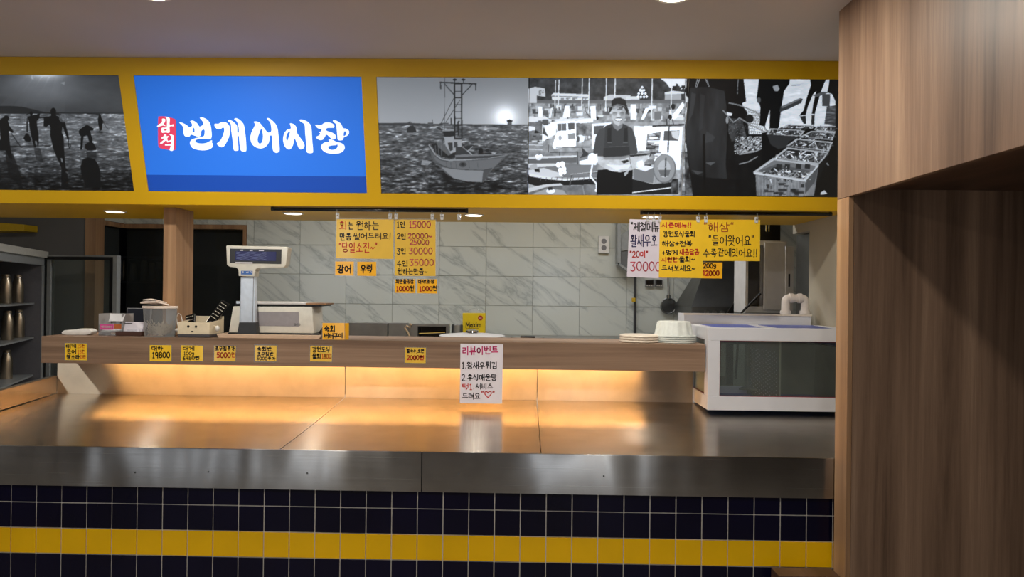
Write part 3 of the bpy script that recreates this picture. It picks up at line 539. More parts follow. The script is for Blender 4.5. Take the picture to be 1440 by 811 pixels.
def draw_crates(A):
    A.view(960, 105, 4.774); A.clip = (int(A.c((18, 0))[0]), A.w)
    tex = A.noise(24, 24, 4, 71)-.5; wv = wave(A, 77)
    A.poly([(0, 0), (1300, 0), (1300, 820), (0, 820)], .07, 1, tex*.06)
    A.poly([(395, 0), (560, 0), (560, 400), (420, 400)], .78, 1, wv*.14); A.poly([(0, 0), (40, 0), (40, 520), (0, 520)], .75); A.poly([(0, 510), (70, 530), (90, 812), (0, 812)], .3, 1, tex*.7)
    A.poly([(0, 80), (30, 90), (30, 120), (0, 120)], .12); A.blobs(8, (0, 150, 40, 480), (26, 40), (.4, .6, .3), .8, 4)
    # man in rubber trousers, seen from behind
    A.poly([(28, 0), (395, 0), (410, 40), (412, 90), (430, 180), (445, 400), (310, 420), (300, 812), (70, 812), (40, 600), (12, 380), (40, 160), (22, 140)], .055)
    A.poly([(50, 90), (170, 82), (280, 110), (300, 250), (300, 420), (290, 600), (300, 700), (150, 690), (60, 660), (30, 520), (20, 370), (40, 200)], .13, 1, (A.noise(40, 160, 3, 75)-.5)*.12)
    A.poly([(60, 120), (90, 130), (70, 260), (40, 320)], .24, .6); A.poly([(160, 380), (220, 420), (200, 450), (150, 460)], .22, .7); A.poly([(150, 590), (225, 585), (190, 610)], .36, .7); A.poly([(120, 130), (150, 140), (135, 360), (110, 380)], .2, .5); A.poly([(60, 640), (140, 655), (100, 672)], .3, .6)
    A.poly([(135, 400), (150, 400), (158, 812), (140, 812)], .04)
    A.poly([(290, 90), (400, 40), (445, 400), (300, 420)], .05); A.line([(118, 20), (95, 84)], 4, .7); A.line([(103, 20), (86, 84)], 4, .6); A.line([(150, 20), (178, 80)], 4, .7); A.line([(164, 20), (176, 78)], 3, .5)
    A.line([(375, 20), (368, 130)], 4, .5); A.line([(395, 60), (392, 180)], 3, .4); A.poly([(296, 250), (335, 260), (330, 275), (300, 275)], .8); A.ell(300, 305, 10, 24, .5)
    # basket and landing net
    A.poly([(310, 290), (400, 300), (430, 420), (330, 450), (305, 380)], .18, 1, tex*.35)
    A.blobs(520, (345, 415, 545, 530), (9, 6), (.15, .4, .6, .75), 1, 24); A.blobs(130, (310, 300, 420, 400), (6, 5), (.3, .2, .42), .8, 25)
    A.poly([(300, 812), (300, 560), (420, 600), (560, 540), (700, 480), (700, 812)], .06, 1, tex*.05)
    A.view(1040, 105, 4.77)
    A.blobs(420, (0, 412, 210, 520), (9, 6), (.1, .4, .6, .75), 1, 26)
    A.poly([(0, 530), (120, 510), (230, 440), (260, 440), (250, 500), (200, 560), (0, 600)], .07); A.line([(0, 535), (110, 515), (225, 455), (245, 430), (225, 412), (150, 405)], 8, .5)
    A.line([(0, 600), (60, 585), (120, 550)], 8, .45)
    # ground behind
    A.poly([(20, 0), (644, 0), (644, 350), (290, 350), (180, 400), (20, 210)], .80, 1, wv*.16)
    A.poly([(0, 0), (25, 0), (45, 180), (0, 200)], .06)
    for q in range(9): A.line([(60+q*8, 240), (66+q*14, 395)], 2, .25)
    for q in range(8): A.line([(40, 250+q*18), (150, 262+q*18)], 2, .25)
    A.ell(70, 295, 26, 28, .1); A.line([(-70, 190), (0, 205), (110, 250), (130, 270), (185, 385)], 8, .45); A.line([(-110, 240), (-40, 320), (0, 290), (80, 340), (185, 392)], 7, .5)
    # standing men
    A.poly([(135, 0), (340, 0), (335, 60), (300, 110), (285, 200), (265, 350), (250, 385), (200, 385), (205, 230), (170, 350), (135, 340), (140, 220), (132, 195), (115, 160), (125, 80)], .05); A.poly([(222, 78), (255, 68), (270, 95), (258, 112), (235, 110)], .55); A.ell(130, 172, 13, 20, .3)
    A.poly([(275, 215), (405, 158), (425, 162), (415, 190), (330, 230), (268, 252)], .2); A.poly([(275, 215), (405, 158), (412, 166), (290, 225)], .4)
    A.poly([(468, 0), (600, 0), (570, 55), (545, 120), (520, 210), (505, 265), (485, 262), (495, 200), (515, 110), (495, 130), (460, 210), (445, 270), (400, 275), (430, 240), (450, 160), (480, 70)], .05)
    A.poly([(405, 280), (445, 275), (448, 330), (430, 330)], .14); A.poly([(483, 270), (505, 270), (502, 335), (482, 335)], .14)
    A.poly([(610, 0), (644, 0), (644, 180), (620, 130), (590, 120)], .06); A.poly([(555, 130), (610, 130), (605, 215), (555, 210)], .25); A.poly([(585, 215), (644, 205), (644, 340), (570, 330)], .2, .9, wv*.3); A.poly([(350, 70), (410, 66), (410, 72), (350, 76)], .5); A.poly([(490, 140), (560, 115), (600, 120), (520, 150)], .3)
    # crates of fish, far to near
    A.poly([(150, 390), (644, 340), (644, 812), (150, 812)], .05)
    def crate(outer, inner, seed, n, rim=.62, fill=.12, sz=(34, 9)):
        A.poly(outer, rim); A.poly(inner, fill)
        r = A.mask(inner)
        if r is None: return
        sl, m = r; keep = A.a[sl].copy()
        xs = [p[0] for p in inner]; ys = [p[1] for p in inner]; rng = np.random.RandomState(seed)
        for i in range(n):
            x = min(xs)+rng.rand()*(max(xs)-min(xs)); y = min(ys)+(.22+.78*rng.rand())*(max(ys)-min(ys)); a = rng.rand()*2.6-1.0
            A.ell(x, y, sz[0]*(.5+.5*rng.rand()), sz[1]*.5, (.75, .5, .3, .85, .14, .2)[rng.randint(6)], 1, a)
        A.a[sl] = np.where(m, A.a[sl], keep)
    A.view(1040, 105, 4.77)
    crate([(285, 355), (325, 332), (505, 342), (490, 362)], [(300, 356), (330, 340), (492, 348), (480, 362)], 1, 40, sz=(20, 7))
    crate([(500, 368), (520, 345), (644, 345), (644, 385), (520, 380)], [(512, 370), (526, 352), (644, 352), (644, 380)], 2, 40, sz=(20, 7))
    crate([(180, 400), (205, 360), (390, 370), (440, 378), (410, 415)], [(195, 400), (215, 368), (385, 376), (425, 384), (400, 408)], 3, 50, sz=(22, 8))
    A.poly([(185, 402), (410, 415), (330, 450), (310, 490), (260, 500), (210, 470)], .16)
    crate([(400, 420), (480, 378), (644, 385), (625, 440)], [(415, 420), (485, 386), (636, 394), (620, 432)], 4, 70, sz=(24, 8))
    crate([(312, 480), (385, 428), (628, 452), (600, 516), (560, 510)], [(330, 480), (392, 438), (612, 460), (590, 506)], 5, 90, sz=(28, 8))
    A.poly([(235, 560), (600, 520), (590, 640), (300, 640)], .06)
    crate([(232, 555), (320, 487), (600, 520), (540, 604), (500, 600)], [(252, 555), (326, 498), (584, 528), (532, 592)], 6, 120, sz=(32, 9))
    A.poly([(525, 610), (600, 530), (560, 640), (500, 760)], .08)
    # nearest crate with its wall
    A.poly([(108, 670), (440, 712), (530, 620), (500, 812), (115, 812)], .42, 1, tex*.25)
    for x in range(130, 440, 22): A.line([(x, 680+(x-110)*.1), (x+4, 812)], 5, .58, .6)
    A.blobs(26, (140, 720, 420, 800), (46, 20), (.1, .16, .5), .75, 33)
    A.poly([(440, 712), (530, 620), (505, 720), (440, 800)], .28)
    crate([(95, 650), (225, 560), (530, 604), (525, 622), (440, 718), (420, 716), (100, 668)], [(118, 650), (232, 574), (510, 612), (430, 700)], 7, 1, rim=.66, fill=.3)
    A.poly([(118, 650), (232, 574), (510, 612), (500, 650), (250, 600)], .4)
    for x in (250, 305, 380, 440): A.poly([(x, 598), (x+36, 602), (x+32, 634), (x-4, 628)], .15)
    crate([(190, 660), (230, 620), (470, 660), (425, 696)], [(180, 664), (225, 625), (475, 658), (425, 698)], 8, 110, rim=.14, fill=.1, sz=(36, 9))
    A.line([(95, 655), (225, 562), (530, 606)], 7, .62); A.line([(98, 660), (425, 712), (440, 708), (528, 612)], 9, .72)
    A.poly([(545, 790), (570, 775), (590, 800), (545, 805)], .7)

def make_art():
    A = Art()
    draw_fishers(A); draw_boat(A); draw_marina(A); draw_crates(A)
    a = np.clip(A.a, 0, 1)
    p = np.pad(a, 1, mode='edge')
    return (p[:-2, 1:-1]+p[2:, 1:-1]+p[1:-1, :-2]+p[1:-1, 2:]+2*a)/6
# ---------------------------------------------------------------- palette
wood('walnut_upright', [(84, 64, 50), (122, 97, 79), (140, 113, 93), (172, 143, 118)], (16, 16, .45), band=(.35, .35, .6))
wood('walnut_shelf', [(106, 84, 68), (130, 105, 86), (142, 117, 97), (160, 134, 112)], (.8, 9, 34), band=(.5, .4, .35))
wood('oak_trim', [(110, 82, 58), (146, 112, 82), (162, 126, 94), (182, 146, 110)], (24, 24, .7), band=(.4, .4, .4))
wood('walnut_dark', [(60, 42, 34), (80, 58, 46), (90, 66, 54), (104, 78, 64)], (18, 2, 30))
steel('steel_tray', (196, 188, 178), .24, (1.5, 200, 200), .0016, 2.0, aniso=.88, tang=(0, 1, 0))
steel('steel_lip', (162, 161, 160), .25, (1.2, 240, 240), .012, 4.0, aniso=.93)
steel('steel_splash', (205, 195, 180), .44, (1.5, 260, 260), .006, 4, aniso=.93)
steel('steel_plain', (170, 170, 168), .3, (2, 200, 200), .001, 4)
steel('steel_dark', (124, 126, 126), .4, (2, 160, 160))
steel('bottle_steel', (196, 180, 158), .34, (60, 60, 2))
marble('marble_tile')
mat('grout_light', (196, 198, 194), .8); mat('grout', (222, 216, 208), .85)
mat('tile_navy', (9, 8, 36), .12, var=.25, nscale=3, bump=.02, spec=.22); mat('tile_yellow', (248, 194, 4), .2, var=.06, nscale=5, spec=.3)
mat('fascia_yellow', (222, 176, 10), .42, var=.03, nscale=3); mat('ceiling_paint', (194, 190, 192), .85, var=.03, nscale=2, bump=.02)
mat('wall_grey', (104, 104, 104), .8, nscale=2); mat('wall_beige', (176, 168, 150), .75, var=.08, nscale=2); mat('floor_grey', (140, 132, 122), .5, nscale=3)
mat('wall_white', (206, 202, 196), .8, nscale=3); mat('black', (16, 16, 17), .4); mat('black_gloss', (8, 8, 10), .15); mat('void_black', (22, 20, 20), .6)
mat('white_plastic', (226, 224, 220), .38); mat('ivory_plastic', (204, 200, 184), .45); mat('grey_plastic', (120, 120, 124), .4); mat('white_metal', (205, 203, 203), .35, var=.05, nscale=12)
mat('chrome', (220, 220, 220), .12, 1); mat('dark_grey', (52, 54, 58), .45)
glass('clear_glass', (215, 225, 222), .035); glass('smoked_glass', (90, 95, 95), .18); glass('clear_plastic', (245, 246, 248), .025, .06); glass('frosted_plastic', (240, 242, 244), .12, .3); glass('laminate_film', (245, 246, 246), .10, .08)

# ---------------------------------------------------------------- measured planes of the place
Y_TILE, Y_LIP, Y_BOARD, Y_SPLASH, Y_BACK = 2.77, 2.752, 3.50, 3.75, 6.07
Z_LIPT = onY(720, 637, Y_LIP).z; Z_LIPB = onY(720, 693.5, Y_LIP).z
Z_TRAYB = onY(720, 562, Y_SPLASH).z
Z_SHT = onY(720, 481, Y_BOARD).z; Z_SHB = onY(720, 519, Y_BOARD).z
FB = onY(720, 292, 3.52); FT = onY(720, 84.5, 3.334)            # foot and head of the leaning fascia
Z_SOF, Z_CEIL = FB.z, FT.z+.004
X_WOOD, Y_WOODF, Y_WOODB = 1.19, 2.65, 2.748
X_KR = 1.60
Z_BULK = onY(1189, 276, Y_WOODF).z; Z_BSOF = onY(1300, 267, Y_WOODF).z
def traz(y): return Z_LIPT+(Z_TRAYB-Z_LIPT)*(y-Y_LIP)/(Y_SPLASH-Y_LIP)

# ---------------------------------------------------------------- room shell
part('floor', MB().box(-6, -3.6, -.1, 4, 8.2, 0), 'floor_grey', kind='structure')
part('ceiling', MB().box(-6, -3.6, Z_CEIL, 4, 8.2, Z_CEIL+.1), 'ceiling_paint', kind='structure')
wf = MB()
xs = [-6]+[e for x, w in WINDOWS for e in (x-w/2-.03, x+w/2+.03)]+[4]
for a in range(0, len(xs), 2): wf.box(xs[a], -3.6, 0, xs[a+1], -3.5, Z_CEIL)
for a in range(1, len(xs)-1, 2): wf.box(xs[a], -3.6, 0, xs[a+1], -3.5, .22); wf.box(xs[a], -3.6, 2.48, xs[a+1], -3.5, Z_CEIL)
part('wall_front', wf, 'wall_white', kind='structure')
part('wall_left', MB().box(-6.1, -3.6, 0, -6, 8.2, Z_CEIL), 'wall_white', kind='structure')
part('wall_right', MB().box(4, -3.6, 0, 4.1, 8.2, Z_CEIL), 'wall_white', kind='structure')

# kitchen rear wall: marble-look tiles 400 x 250 on a grout bed
XW1 = onY(346, 400, Y_BACK).x; XL = onY(174, 317, Y_BACK).x
ZW1 = onY(300, 316, Y_BACK).z
wb = MB().box(XW1, Y_BACK+.006, 0, 4, Y_BACK+.12, Z_CEIL).box(XL, Y_BACK+.006, ZW1, XW1, Y_BACK+.12, Z_CEIL)
wall_back = part('wall_back', wb, 'grout_light', kind='structure')
tx0 = onY(749, 405, Y_BACK).x; tz0 = onY(720, 388.5, Y_BACK).z; TP, TQ = .4, .25
tile_me = {}
def wall_tile(x0, x1, z0, z1):
    key = (round(x1-x0, 3), round(z1-z0, 3))
    if key not in tile_me:
        w, h = x1-x0-.003, z1-z0-.003
        o = part('tile', MB().box(-w/2, 0, -h/2, w/2, .008, h/2), 'marble_tile', wall_back, bevel=.0012, seg=1); tile_me[key] = o.data
    else: o = bpy.data.objects.new('tile', tile_me[key]); COL.objects.link(o); o.parent = wall_back
    o.location = ((x0+x1)/2, Y_BACK-.002, (z0+z1)/2)
for i in range(-12, 9):
    for j in range(-3, 5):
        x0, x1, z0, z1 = tx0+i*TP, tx0+(i+1)*TP, tz0+j*TQ, tz0+(j+1)*TQ
        z1 = min(z1, Z_CEIL)
        if z1-z0 < .03: continue
        if z1 <= ZW1+.01 or z0 < ZW1 < z1:
            if x1 <= XW1: 
                if z1 > ZW1+.01: wall_tile(max(x0, XL), x1, max(z0, ZW1), z1) if x1 > XL+.03 else None
                continue
            wall_tile(max(x0, XW1), x1, z0, z1)
            if x0 < XW1-.03 and z1 > ZW1+.01: wall_tile(x0, XW1, ZW1, z1)
        elif x1 > XL+.03: wall_tile(max(x0, XL), x1, z0, z1)

# dark store behind a wood-framed opening that turns the corner
Yj0, Yj1 = onX(133, 311, XL).y, onX(145, 311, XL).y
part('wall_store', MB().box(XL-1.2, Y_BACK+1.3, 0, XW1+.4, Y_BACK+1.4, Z_CEIL).box(XW1+.4, Y_BACK+.12, 0, XW1+.5, Y_BACK+1.3, Z_CEIL), 'void_black', kind='structure')
part('wall_grey', MB().box(-6, Yj0, 0, XL, Yj0+.06, Z_CEIL), 'wall_grey', kind='structure')
part('wall_return', MB().box(XL-.05, Yj1, ZW1+.005, XL, Y_BACK, Z_CEIL), 'marble_tile', kind='structure')
ZH = onY(300, 322, Y_BACK).z
win = thing('window_1', (XW1, Y_BACK, 0), None, None, kind='structure')
part('frame_head', MB().box(XL, Y_BACK-.012, ZH, XW1, Y_BACK+.12, ZW1), 'oak_trim', win)
part('frame_jamb', MB().box(XW1-.028, Y_BACK-.012, 0, XW1, Y_BACK+.12, ZH), 'oak_trim', win)
part('pane', MB().box(XL, Y_BACK+.05, 0, XW1-.028, Y_BACK+.056, ZH), 'smoked_glass', win)
win2 = thing('window_2', (XL, Yj1, 0), None, None, kind='structure')
part('frame_jamb', MB().box(XL-.07, Yj0-.008, 0, XL+.012, Yj1, Z_SOF+.35), 'oak_trim', win2)
part('frame_head', MB().box(XL-.07, Yj1, ZH, XL+.012, Y_BACK-.013, ZW1), 'oak_trim', win2)
part('pane', MB().box(XL-.04, Yj1, 0, XL-.034, Y_BACK, ZH), 'smoked_glass', win2)

# kitchen right-hand wall with a steel-lined recess behind it
kr = part('wall_kitchen_right', MB().box(X_KR, Y_WOODB+.01, 0, X_KR+.08, 4.05, Z_CEIL).box(X_KR, 4.05, onX(1120, 328, X_KR).z, X_KR+.08, 4.3, Z_CEIL), 'wall_beige', kind='structure')
part('trim_steel_recess', MB().box(X_KR+.05, 4.06, 0, X_KR+.085, 4.37, onX(1120, 329, X_KR).z), 'steel_dark', kind='structure')

# walnut partition: bulkhead over a passage, panel below
wd = part('wall_partition', MB().box(X_WOOD+.02, Y_WOODF, 0, 4, Y_WOODB, Z_BSOF), 'walnut_upright', kind='structure')
part('end_panel', MB().box(X_WOOD, Y_WOODF, 0, X_WOOD+.0195, Y_WOODB, Z_BULK-.001), 'oak_trim', wd, bevel=.0015, seg=1)
part('bulkhead_panel', MB().box(X_WOOD, -.6, Z_BULK, X_WOOD+.02, Y_WOODB, Z_CEIL), 'walnut_upright', wd, bevel=.001, seg=1)
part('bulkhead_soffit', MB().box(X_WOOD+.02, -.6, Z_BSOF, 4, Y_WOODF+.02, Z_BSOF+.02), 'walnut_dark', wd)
part('bulkhead_front', MB().box(X_WOOD+.02, -.62, Z_BULK, 4, -.6, Z_CEIL), 'walnut_upright', wd)

# ---------------------------------------------------------------- leaning yellow fascia with sign panels
XF0, XF1 = -3.5, X_KR
SV = V((0, FT.y-FB.y, FT.z-FB.z)); SLEN = SV.length; SV.normalize(); FN = V((0, -SV.z, SV.y))     # up the slope; outward normal
def fp(x, s, d=0): return V((x, FB.y, FB.z))+SV*s+FN*d
def fpx(px, py): P = onplane(px, py, FB, FN); return P.x, (P-FB).dot(SV)
def fslab(x0, x1, s0, s1, d0, d1):
    return MB().prism([fp(x0, s0, d0), fp(x1, s0, d0), fp(x1, s1, d0), fp(x0, s1, d0)], FN*(d1-d0))
sT = fpx(720, 109)[1]; sB = fpx(720, 273.5)[1]
xA1 = fpx(177, 183)[0]; xB0 = fpx(197.5, 186)[0]; xB1 = fpx(512, 189)[0]; xC0 = fpx(532.5, 190)[0]; xC1 = fpx(743.5, 190)[0]; xD1 = fpx(964, 190)[0]; xE1 = XF1-.03
xA0 = fpx(-62, 183)[0]
fas = thing('trim_fascia', fp(0, 0), None, None, kind='structure')
part('rail', fslab(XF0, XF1, 0, sB, -.03, 0), 'fascia_yellow', fas); part('rail', fslab(XF0, XF1, sT, SLEN+.003, -.03, 0), 'fascia_yellow', fas)
for a, b in ((XF0, xA0), (xA1, xB0), (xB1, xC0), (xE1, XF1)): part('stile', fslab(a, b, sB, sT, -.03, 0), 'fascia_yellow', fas)
part('soffit', MB().box(XF0, FB.y+.001, Z_SOF, X_KR-.001, 4.28, Z_SOF+.03), 'fascia_yellow', fas)
part('rear_board', MB().box(XF0, 4.25, Z_SOF+.03, X_KR-.001, 4.28, Z_CEIL), 'fascia_yellow', fas)

print_mat('backlit_print', .8); lamp_mat('sign_blue', (34, 108, 218), .5); lamp_mat('sign_navy', (14, 70, 170), .42); lamp_mat('sign_white', (226, 238, 246), .62); lamp_mat('sign_red', (208, 60, 96), .5)
ART = make_art()
def photo_panel(x0, x1, label):
    t = thing('photo_panel', fp((x0+x1)/2, sB, -.012), label, 'photo panel', 'backlit panels along the yellow fascia')
    part('backing', fslab(x0+.001, x1-.001, sB+.001, sT-.001, -.02, -.006), 'white_plastic', t)
    nx = int((x1-x0)*350); ny = 200
    u = np.linspace(x0+.001, x1-.001, nx); s = np.linspace(sB+.001, sT-.001, ny); U, S = np.meshgrid(u, s)
    o0 = np.array(fp(0, 0, -.005)); P = o0+U[..., None]*np.array((1, 0, 0))+S[..., None]*np.array(SV)
    px, py = proj(P); ax = np.clip((px-AX0)*AS, 0, ART.shape[1]-1.01); ay = np.clip((py-AY0)*AS, 0, ART.shape[0]-1.01)
    i, j = ay.astype(int), ax.astype(int); fy, fx = ay-i, ax-j
    g = ART[i, j]*(1-fy)*(1-fx)+ART[i+1, j]*fy*(1-fx)+ART[i, j+1]*(1-fy)*fx+ART[i+1, j+1]*fy*fx
    lin = np.where(g <= .04045, g/12.92, ((g+.055)/1.055)**2.4)
    me = bpy.data.meshes.new('print'); vs = (P-np.array(ORG[t.name])).reshape(-1, 3)
    idx = np.arange(nx*ny).reshape(ny, nx); q = np.stack([idx[:-1, :-1], idx[:-1, 1:], idx[1:, 1:], idx[1:, :-1]], -1).reshape(-1, 4)
    me.vertices.add(len(vs)); me.vertices.foreach_set('co', vs.ravel().astype(np.float32)); me.loops.add(q.size); me.loops.foreach_set('vertex_index', q.ravel().astype(np.int32))
    me.polygons.add(len(q)); me.polygons.foreach_set('loop_start', np.arange(0, q.size, 4, dtype=np.int32)); me.update(calc_edges=True)
    ca = me.color_attributes.new('print', 'FLOAT_COLOR', 'POINT'); l = lin.ravel(); ca.data.foreach_set('color', np.stack([l*.86, l*.97, l*1.12, np.ones_like(l)], 1).ravel().astype(np.float32))
    me.materials.append(MATS['backlit_print']); o = bpy.data.objects.new('print', me); COL.objects.link(o); o.parent = t
photo_panel(xA0, xA1, 'black and white photograph of silhouetted people gathering shellfish in shallow sea')
photo_panel(xC0, xC1, 'black and white photograph of a fishing boat with a lattice mast')
photo_panel(xC1, xD1, 'black and white photograph of a smiling man holding a fish in a harbour')
photo_panel(xD1, xE1, 'black and white photograph of people beside crates full of fish')
# the shop's blue sign: brush lettering cut from outlines
sg = thing('shop_sign', fp((xB0+xB1)/2, sB, -.012), 'blue backlit shop sign with white brush lettering and a red seal', 'sign', 'backlit panels along the yellow fascia')
sNav = (fpx(360, 247)[1])
part('sign_face', fslab(xB0+.001, xB1-.001, sNav, sT-.001, -.02, -.005), 'sign_blue', sg); part('sign_band', fslab(xB0+.001, xB1-.001, sB+.001, sNav, -.02, -.005), 'sign_navy', sg)
def smooth_loop(pts, n=4):
    out = []; m = len(pts)
    for i in range(m):
        p0, p1, p2, p3 = pts[i-1], pts[i], pts[(i+1) % m], pts[(i+2) % m]
        for k in range(n):
            t = k/n; t2, t3 = t*t, t*t*t
            out.append(tuple(.5*(2*p1[a]+(p2[a]-p0[a])*t+(2*p0[a]-5*p1[a]+4*p2[a]-p3[a])*t2+(3*p1[a]-p0[a]-3*p2[a]+p3[a])*t3) for a in (0, 1)))
    return out
def outline(mb, loops, ox, oy, sc, d):
    L = []
    for lp in loops:
        r = []
        for x, y in smooth_loop(lp): X, s = fpx(ox+x/sc, oy+y/sc); r.append(V((X, s, 0)))
        L.append(r)
    flat = [p for r in L for p in r]; tri = tessellate_polygon(L)
    mb.add([fp(p.x, p.y, d) for p in flat], tri)
w = MB(); k = (210, 155, 9.6); k2 = (345, 155, 9.6)
outline(w, [[(400, 168), (430, 166), (462, 180), (500, 200), (540, 232), (575, 205), (560, 165), (545, 150), (570, 138), (605, 148), (640, 175), (672, 222), (690, 215), (722, 195), (715, 150), (680, 110), (690, 95), (740, 105), (790, 140), (822, 200), (836, 300), (836, 360), (822, 385), (770, 388), (700, 384), (640, 395), (615, 415), (640, 440), (700, 450), (770, 440), (830, 408), (846, 412), (838, 430), (855, 465), (845, 500), (800, 530), (720, 542), (640, 532), (580, 510), (550, 470), (545, 430), (565, 400), (610, 380), (690, 360), (735, 345), (740, 265), (700, 275), (694, 320), (680, 350), (640, 354), (590, 338), (555, 330), (540, 352), (500, 358), (468, 340), (456, 290), (448, 220)],
            [(600, 232), (582, 262), (580, 290), (605, 295)]], *k, -.0035)
outline(w, [[(878, 185), (900, 182), (930, 182), (960, 166), (1000, 160), (1040, 170), (1075, 210), (1086, 260), (1080, 330), (1055, 400), (1015, 470), (990, 497), (950, 494), (908, 455), (930, 430), (965, 395), (1000, 310), (1008, 250), (990, 232), (960, 250), (925, 256), (895, 240), (876, 210)]], *k, -.0035)
outline(w, [[(1058, 140), (1075, 128), (1115, 145), (1150, 175), (1180, 215), (1184, 298), (1204, 296), (1200, 220), (1180, 155), (1145, 125), (1155, 106), (1195, 115), (1240, 150), (1272, 200), (1286, 280), (1300, 400), (1306, 530), (1290, 556), (1245, 552), (1225, 525), (1212, 430), (1205, 352), (1188, 358), (1194, 440), (1200, 530), (1180, 548), (1145, 544), (1132, 515), (1120, 400), (1104, 290), (1098, 200), (1085, 170)]], *k, -.0035)
outline(w, [[(112, 155), (150, 152), (190, 170), (240, 230), (300, 300), (345, 285), (345, 220), (330, 160), (290, 118), (300, 104), (340, 122), (400, 180), (432, 250), (445, 350), (460, 520), (450, 560), (415, 575), (380, 555), (365, 510), (355, 352), (325, 350), (322, 400), (300, 460), (255, 502), (195, 516), (130, 495), (85, 450), (66, 390), (72, 320), (105, 245), (128, 195)],
            [(210, 252), (180, 320), (162, 390), (170, 435), (195, 452), (222, 430), (234, 380), (230, 300)]], *k2, -.0035)
outline(w, [[(598, 178), (625, 178), (665, 200), (690, 245), (690, 295), (730, 360), (780, 430), (796, 480), (780, 515), (745, 528), (715, 505), (690, 440), (662, 385), (640, 470), (610, 520), (575, 528), (535, 495), (510, 430), (508, 370), (525, 310), (560, 265), (610, 248), (608, 215)],
            [(600, 290), (570, 305), (550, 350), (550, 395), (565, 412), (580, 370)]], *k2, -.0035)
outline(w, [[(730, 128), (770, 126), (830, 150), (875, 195), (892, 260), (898, 380), (912, 550), (895, 578), (850, 578), (825, 555), (818, 450), (806, 320), (798, 200), (770, 170), (735, 145)]], *k2, -.0035)
outline(w, [[(942, 200), (975, 195), (1020, 200), (1060, 172), (1110, 162), (1165, 175), (1198, 205), (1192, 235), (1150, 238), (1105, 240), (1085, 258), (1100, 280), (1160, 298), (1210, 330), (1220, 365), (1205, 392), (1170, 390), (1130, 358), (1095, 330), (1070, 360), (1050, 392), (1015, 404), (975, 390), (952, 362), (990, 340), (1010, 315), (992, 300), (1022, 280), (1025, 260), (980, 245), (955, 222)]], *k2, -.0035)
outline(w, [[(1180, 140), (1200, 132), (1245, 150), (1290, 185), (1318, 240), (1350, 246), (1385, 265), (1400, 295), (1385, 335), (1345, 360), (1325, 370), (1315, 400), (1280, 408), (1245, 395), (1238, 330), (1230, 250), (1222, 190), (1190, 160)], [(1335, 285), (1325, 320), (1328, 348), (1350, 335), (1362, 305), (1352, 288)]], *k2, -.0035)
outline(w, [[(1120, 400), (1160, 395), (1205, 415), (1235, 430), (1290, 442), (1330, 470), (1340, 510), (1315, 555), (1260, 582), (1180, 588), (1095, 575), (1040, 540), (1020, 495), (1040, 452), (1085, 430), (1130, 425)], [(1240, 462), (1215, 472), (1150, 478), (1118, 495), (1125, 520), (1165, 535), (1215, 525), (1242, 495)]], *k2, -.0035)
part('lettering', w, 'sign_white', sg)
r_ = MB(); outline(r_, [[(115, 100), (140, 82), (220, 85), (330, 115), (352, 150), (355, 300), (352, 500), (330, 538), (230, 530), (140, 510), (115, 470), (110, 300)]], *k, -.0042); seal = part('seal', r_, 'sign_red', sg)
w = MB()
outline(w, [[(168, 115), (210, 120), (205, 160), (190, 180), (215, 215), (180, 205), (120, 222), (98, 218), (120, 195), (165, 160)]], *k, -.0032)
outline(w, [[(202, 90), (250, 92), (272, 120), (270, 195), (322, 190), (322, 215), (270, 222), (268, 300), (215, 300), (165, 302), (162, 240), (215, 235), (232, 215), (230, 115)], [(195, 258), (198, 275), (228, 272), (228, 256)]], *k, -.0032)
outline(w, [[(160, 365), (185, 355), (195, 328), (225, 330), (225, 352), (258, 350), (235, 385), (250, 425), (215, 410), (170, 450), (138, 445), (190, 400), (195, 378), (165, 385)]], *k, -.0032)
outline(w, [[(262, 325), (300, 330), (325, 355), (322, 440), (318, 540), (280, 545), (268, 530), (282, 480), (215, 478), (212, 462), (282, 455), (286, 425), (240, 435), (235, 420), (286, 400), (290, 355)]], *k, -.0032)
part('seal_lettering', w, 'sign_white', seal)

# ---------------------------------------------------------------- downlights
def downlight(x, y, z, label, power, r=.05, color=(1, .93, .82), group='recessed downlights'):
    t = thing('downlight', (x, y, z), label, 'downlight', group)
    ring = MB(); seg = 28; k = 0
    prof = [(r*1.25, 0), (r*1.25, -.004), (r*1.05, -.006), (r, -.004), (r, 0)]
    for rr, zz in prof:
        for j in range(seg): q = 2*math.pi*j/seg; ring.v.append((x+rr*math.cos(q), y+rr*math.sin(q), z+zz))
    for i in range(len(prof)-1):
        for j in range(seg): ring.f.append((i*seg+j, i*seg+(j+1) % seg, (i+1)*seg+(j+1) % seg, (i+1)*seg+j))
    part('trim_ring', ring, 'white_plastic', t, smooth=True)
    part('lens', MB().lathe((x, y, z-.004), [(r, 0), (r*.98, -.001)], 24), 'lamp_lens', t)
    d = bpy.data.lights.new('lamp', 'AREA'); d.shape = 'DISK'; d.size = r*1.8; d.energy = power; d.color = color
    o = bpy.data.objects.new('lamp', d); COL.objects.link(o); o.location = (0, 0, -.012); o.parent = t
lamp_mat('lamp_lens', (255, 244, 226), 9)
for px, py, lb in ((126, 290, 'round downlight in the yellow soffit above the toothpick tub end'), (395, 293.5, 'round downlight in the yellow soffit above the weighing scale'), (663, 297, 'round downlight in the yellow soffit past the end of the black rod'), (921, 301, 'round downlight in the yellow soffit behind the clips of the white notice')):
    P = onZ(px, py, Z_SOF); downlight(P.x, 3.86, Z_SOF, lb, 2.0, .045)
P = onZ(948, -8, Z_CEIL); Q = onZ(208, -14, Z_CEIL)
downlight(P.x, P.y, Z_CEIL, 'ceiling downlight in front of the harbour photograph', 18, .06)
downlight(Q.x, P.y, Z_CEIL, 'ceiling downlight in front of the blue shop sign', 18, .06)
